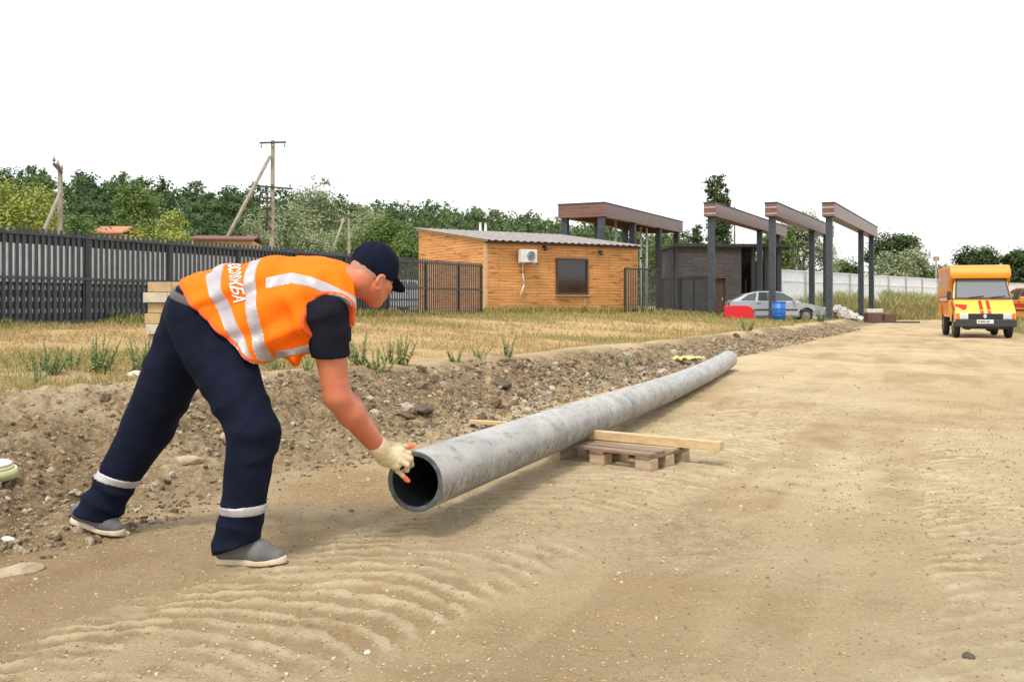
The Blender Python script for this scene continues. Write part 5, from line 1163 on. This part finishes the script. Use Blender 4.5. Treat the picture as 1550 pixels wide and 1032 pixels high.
# ---- vest
Ve = Field((-1.50, 3.78, .70), (-.55, 4.72, 1.40), .0048)
vp = [(W(292, 484, 4.24), .148), (W(345, 468, 4.24), .170), (W(405, 463, 4.23), .180), (W(462, 458, 4.22), .178), (W(500, 452, 4.22), .155), (W(528, 448, 4.23), .11)]
for (a_, ra), (b_, rb) in zip(vp[:-1], vp[1:]): Ve.cap(a_, b_, ra, rb, .03, lat, 1.30)
Ve.cap(A3(W(312, 476, 4.12)), A3(W(302, 474, 4.36)), .172, .166, .03); Ve.cap(hipR, kneeR, .170, .110, .03)
Ve.cap(W(350, 500, 4.15), W(440, 500, 4.16), .115, .115, .05, lat, 1.3)
Ve.cap(W(478, 440, 4.10), W(512, 462, 4.10), .095, .075, .03)
Ve.cap(W(478, 425, 4.42), W(512, 440, 4.42), .085, .07, .03)
g = Ve.grid(); P3 = np.stack(g, -1); px_ = 775+P3[..., 0]*1500/P3[..., 1]; py_ = 457-(P3[..., 2]-CAMH)*1500/P3[..., 1]
def sample(F_, P):
    q = (P-F_.lo)/F_.h; i = np.clip(np.floor(q).astype(np.int32), 0, F_.n-2); t = np.clip(q-i, 0, 1).astype(np.float32); out = 0
    for a in (0, 1):
        for b in (0, 1):
            for c in (0, 1): out = out+F_.f[i[..., 0]+a, i[..., 1]+b, i[..., 2]+c]*(t[..., 0] if a else 1-t[..., 0])*(t[..., 1] if b else 1-t[..., 1])*(t[..., 2] if c else 1-t[..., 2])
    ins = np.all((q > 1) & (q < F_.n-2), -1); return np.where(ins, out, .2)
# cloth waves: gathered folds running between the belly and the back
def vfold(P):
    x_, y_, z_ = P[..., 0], P[..., 1], P[..., 2]
    a = (x_*1.0+z_*.45)*52+5*fbm(x_*5, y_*5, z_*5, 2, 33); w_ = sst(1.18, .92, z_)
    b = (x_*.6-z_*.9)*40+6*fbm(x_*4, y_*4, z_*4, 2, 34)
    return .010*np.sin(a)*(.25+.9*w_)*sst(.35, .6, fbm(x_*4+3, y_*4, z_*4, 2, 35))+.013*np.sin(b)*sst(.4, .65, fbm(x_*4+9, y_*4, z_*4, 2, 36))+.016*(fbm(x_*6, y_*6, z_*6, 3, 37)-.5)
Ve.f = Ve.f+vfold(P3).astype(np.float32)
Ve.f = np.minimum(Ve.f, sample(TrF, P3)-.010).astype(np.float32)
nh = A3((1, -.22, 1.02)); ph = A3(W(330, 492, 4.0))
clipplane(Ve, P3, ph, -nh); 
clipplane(Ve, P3, A3(W(534, 430, 4.2)), (1, .25, .02))
sleeveC = A3(W(497, 486, 3.90)); dd = np.sqrt((((P3-sleeveC)*A3((1.0, .62, .95)))**2).sum(-1))-.128
Ve.f = np.maximum(Ve.f, -dd).astype(np.float32)
dd = np.sqrt((((P3-A3(W(500, 470, 4.70)))*A3((1.0, .62, .95)))**2).sum(-1))-.12; Ve.f = np.maximum(Ve.f, -dd).astype(np.float32)
Ve.f = np.maximum(Ve.f, -(np.sqrt(((P3-A3(W(545, 430, 4.23)))**2).sum(-1))-.085)).astype(np.float32)
vest = piece('safety_vest', Ve, HIV)
PIP = mat('orange_binding', (.80, .11, .008), (.75, .09, .008), 5, .7)
def vpipe(fn):
    F2 = Ve.clone(); F2.f = np.maximum(Ve.f-.003, fn).astype(np.float32); return piece('binding', F2, PIP, vest, 0)
ddn = np.sqrt((((P3-sleeveC)*A3((1.0, .62, .95)))**2).sum(-1))-.128
vpipe(np.abs(ddn-.006)-.007); vpipe(np.abs((P3-ph)@(-nh/np.linalg.norm(nh))+.006)-.007)
def vband(fn, nm='reflective_stripe'):
    F2 = Ve.clone(); F2.f = np.maximum(Ve.f-.0025, fn).astype(np.float32); return piece(nm, F2, REF, vest, 0)
def stripe(xt, yt, xb, yb, wd, bow=0.):
    a = A3(W(xt, yt, 4.15)); b = A3(W(xb, yb, 4.15)); t = b-a; n = A3((-t[2], 0, t[0])); n /= np.linalg.norm(n); L = np.linalg.norm(t); q = ((P3-a)@t)/L/L
    return np.abs((P3-a)@n-bow*4*q*(1-q))-wd/2
vband(stripe(322, 400, 388, 534, .046)); vband(stripe(380, 386, 413, 545, .050, -.008))
zc = np.interp(px_, [395, 402, 441, 470, 498, 534, 560], [430, 429, 421, 427, 438, 456, 470.])
vband(np.maximum(np.abs(py_-zc)*4.1/1500*.93-.022, np.maximum(P3[..., 1]-4.2, (402-px_)*.003)))
zc = np.interp(px_, [395, 420, 450, 480, 500], [541, 537, 531, 524, 518.])
vband(np.maximum(np.maximum(np.abs(py_-zc)*4.1/1500-.015, P3[..., 1]-4.2), (416-px_)*.003))
# lettering across the back
me_v = vest.data; bv = BVHTree.FromPolygons([v.co+Vector(foot0) for v in me_v.vertices], [p_.vertices[:] for p_ in me_v.polygons])
tcu = bpy.data.curves.new('lettering', 'FONT'); tcu.body = 'ГАЗСЛУЖБА'; tcu.size = 1; tcu.resolution_u = 3; tcu.offset = .022
to_ = bpy.data.objects.new('lettering', tcu); COL.objects.link(to_); dg = bpy.context.evaluated_depsgraph_get(); tm = bpy.data.meshes.new_from_object(to_.evaluated_get(dg)); bpy.data.objects.remove(to_)
bm = bmesh.new(); bm.from_mesh(tm); bmesh.ops.triangulate(bm, faces=bm.faces[:])
for _ in range(3):
    es = [e for e in bm.edges if e.calc_length() > .12]
    if es: bmesh.ops.subdivide_edges(bm, edges=es, cuts=1); bmesh.ops.triangulate(bm, faces=[f for f in bm.faces if len(f.verts) > 3])
bm.to_mesh(tm); bm.free()
co_ = np.array([v.co[:] for v in tm.vertices]); tw = co_[:, 0].max()-co_[:, 0].min(); co_[:, 0] -= co_[:, 0].min()
LEN = .40; Hc = .052
sax = A3((1, 0, -.02)); out_V = []
for x_, y_, _z in co_:
    q = x_/tw; arc = (q-.52)*LEN*1.06; th_ = arc/.215             # angle from the back's midline towards his right side
    d = bk_*math.cos(th_)+lat*math.sin(th_)
    cx = A3(W(369, 462, 4.2))+A3((.0, 0, 0)); 
    # the band between the two stripes leans like them
    cx = cx+sax*((y_-.35)*Hc*1.4+.045*(th_-.3)/1.0)
    st_ = Vector(cx+d*.5); hit = bv.ray_cast(st_, Vector(-d), .6)
    out_V.append((hit[0]+hit[1]*.0055 if hit[0] is not None else Vector(cx+d*.2))-Vector(foot0))
npmesh('lettering', [v[:] for v in out_V], [tuple(p_.vertices) for p_ in tm.polygons], mat('printed_white', (.88, .86, .78), None, 5, .5), vest)
# ---- cap
Cp = Field(HC-.20, HC+.24, .004); Cp.ell(hp(-.008, 0, .030), (.113, .092, .105), HR, .01)
g = Cp.grid(); P4 = np.stack(g, -1)-HC; f_, r_, u_ = P4@HR[0], P4@HR[1], P4@HR[2]
Cp.f = np.maximum(Cp.f, -(u_+.030-.32*f_)).astype(np.float32)
inner = np.sqrt((f_+.010)**2/.104**2+r_**2/.083**2+(u_-.03)**2/.094**2)-1; Cp.f = np.maximum(Cp.f, -inner*.09).astype(np.float32)
hole = np.maximum(np.sqrt((r_/.040)**2+((u_+.028)/.026)**2)-1, (f_+.05)/.05)*.03; Cp.f = np.maximum(Cp.f, -hole).astype(np.float32)
seam = .0015*np.cos(np.arctan2(r_, f_)*6)**20; Cp.f = Cp.f+seam.astype(np.float32)
capo = piece('cap', Cp, NAVY)
Br = Field(HC-.20, HC+.26, .004); g = Br.grid(); P4 = np.stack(g, -1)-HC; f_, r_, u_ = P4@HR[0], P4@HR[1], P4@HR[2]
sh_ = np.abs(u_-(.020-2.4*r_**2-.30*(f_-.08)))-.0035; pl2 = np.sqrt(((f_-.085)/.085)**2+(r_/.078)**2)-1; Br.f = np.maximum(np.maximum(sh_, pl2*.07), (.075-f_)).astype(np.float32); piece('visor', Br, NAVY, capo)
m = MB(); m.sph(Vector(hp(-.008, 0, .136)-foot0), (.014, .014, .010), 8); m.build('button', NAVY, capo)
# ---- shoes
GSH = mat('grey_shoe_cloth', (.11, .105, .105), (.15, .145, .14), 18, .85, 0, .3, 120, bd=.003); SOL = mat('cream_rubber_sole', (.66, .58, .42), (.52, .44, .30), 14, .7)
def shoe(heel, toe, nm='shoe'):
    heel = A3(heel); toe = A3(toe); d = toe-heel; L = np.linalg.norm(d); f = d/L; s_ = np.cross(f, (0, 0, 1.)); s_ /= np.linalg.norm(s_); u = np.cross(s_, f)
    Fs_ = Field(np.minimum(heel, toe)-.13, np.maximum(heel, toe)+.16, .004)
    pt = lambda a, b, c: heel+f*L*a+s_*b+u*c
    Fs_.cap(pt(.12, 0, .055), pt(.62, 0, .045), .042, .046, .03, s_, 1.0); Fs_.cap(pt(.62, 0, .040), pt(.86, 0, .030), .041, .027, .03, s_, 1.25); Fs_.cap(pt(.17, 0, .06), pt(.30, 0, .09), .040, .036, .03); Fs_.cap(pt(.3, 0, .085), pt(.62, 0, .055), .036, .028, .03)
    g = Fs_.grid(); P = np.stack(g, -1)-heel; uu = P@u; Fs_.f = np.maximum(Fs_.f, .016-uu).astype(np.float32)
    o = piece(nm, Fs_, GSH)
    So = Fs_.clone(); So.cap(pt(.13, 0, .012), pt(.62, 0, .012), .041, .048, .02); So.cap(pt(.62, 0, .012), pt(.86, 0, .012), .048, .038, .02)
    lift = .018*sst(.7, 1.05, (P@f)/L); So.f = np.maximum(So.f, np.maximum(uu-.024-lift*.8, -uu+.0+lift*.5)).astype(np.float32); piece('sole', So, SOL, o)
    m = MB()
    for k in range(4): c_ = pt(.36+.075*k, 0, .134-.016*k); m.cyl(Vector(c_-s_*.03-foot0)-Vector(u)*.010, Vector(c_+s_*.03-foot0)-Vector(u)*.010, .0042, n=6)
    m.build('laces', NAVY2, o); return o
zg = GZ(ankR[0], 3.98); hR = A3(W(328, 851, 4.0)); hR[2] = zg+.002; tR = A3(W(436, 853, 3.97)); tR[2] = zg+.004; shoe(hR, tR)
tL = A3(W(186, 812, 4.40)); tL[2] = GZ(tL[0], tL[1])+.000; hL = A3(W(110, 789, 4.44)); shoe(hL, tL)
# ---- gloves
def fing(F_, pts, r0, r1):
    n = len(pts)-1
    for k in range(n): F_.cap(pts[k], pts[k+1], r0+(r1-r0)*k/n, r0+(r1-r0)*(k+1)/n, .006)
# right hand: back of the hand to the camera, fingers over the near rim, little finger pointing into the bore
Gv = Field(A3(W(560, 730, 4.2))-.03, A3(W(640, 655, 4.6))+.03, .0028)
q = lambda x, y, D: A3(W(x, y, D))
Gv.cap(wrR-(wrR-elR)/np.linalg.norm(wrR-elR)*.025, wrR, .044, .041, .02)
Gv.cap(wrR, q(590, 690, 4.31), .038, .030, .02); Gv.cap(q(584, 692, 4.32), q(606, 683, 4.33), .028, .024, .02); Gv.cap(q(580, 695, 4.31), q(600, 704, 4.31), .026, .022, .02); Gv.cap(q(588, 690, 4.30), q(610, 694, 4.32), .028, .022, .02)
fing(Gv, [q(606, 682, 4.33), q(619, 686, 4.34), q(622, 694, 4.37), q(617, 700, 4.41)], .0125, .0105)
fing(Gv, [q(607, 689, 4.31), q(621, 694, 4.32), q(623, 703, 4.35), q(617, 708, 4.40)], .0130, .0105)
fing(Gv, [q(604, 697, 4.30), q(616, 703, 4.31), q(616, 711, 4.34), q(610, 713, 4.39)], .0125, .010)
fing(Gv, [q(594, 703, 4.31), q(602, 713, 4.32), q(609, 719, 4.33), q(613, 723, 4.34)], .0105, .0095)
fing(Gv, [q(592, 681, 4.35), q(603, 676, 4.38), q(613, 676, 4.40), q(618, 676, 4.41)], .0135, .0115)
g = Gv.grid(); Gv.f = Gv.f+.0022*(fbm(g[0]*60, g[1]*60, g[2]*60, 2, 19)-.5).astype(np.float32)
glove = piece('glove', Gv, GLV)
Ft = Gv.clone(); fing(Ft, [q(611, 721, 4.335), q(615, 725, 4.345), q(618, 727.5, 4.35)], .0108, .0098); piece('coated_fingertip', Ft, FTP, glove)
Ft = Gv.clone(); fing(Ft, [q(615, 676, 4.405), q(620, 675, 4.41), q(625, 674, 4.42)], .0125, .010); piece('coated_fingertip', Ft, FTP, glove)
# left hand on the far side of the rim, mostly hidden behind the right one
Gl = Field(A3(W(560, 735, 4.3))-.03, A3(W(650, 650, 4.75))+.03, .0032)
Gl.cap(wrL+(elL-wrL)/np.linalg.norm(wrL-elL)*.02, wrL, .042, .038, .02); Gl.cap(wrL, q(600, 681, 4.50), .036, .03, .02); Gl.cap(q(592, 684, 4.48), q(604, 678, 4.53), .028, .026, .02)
for k in range(4): fing(Gl, [q(602, 677+2.5*k, 4.53-.02*k), q(612, 678+3*k, 4.545-.02*k), q(615, 684+3*k, 4.53-.02*k), q(612, 689+2.5*k, 4.51-.02*k)], .0115, .0095)
fing(Gl, [q(590, 690, 4.47), q(597, 699, 4.45), q(603, 705, 4.44)], .012, .010); piece('glove', Gl, GLV)
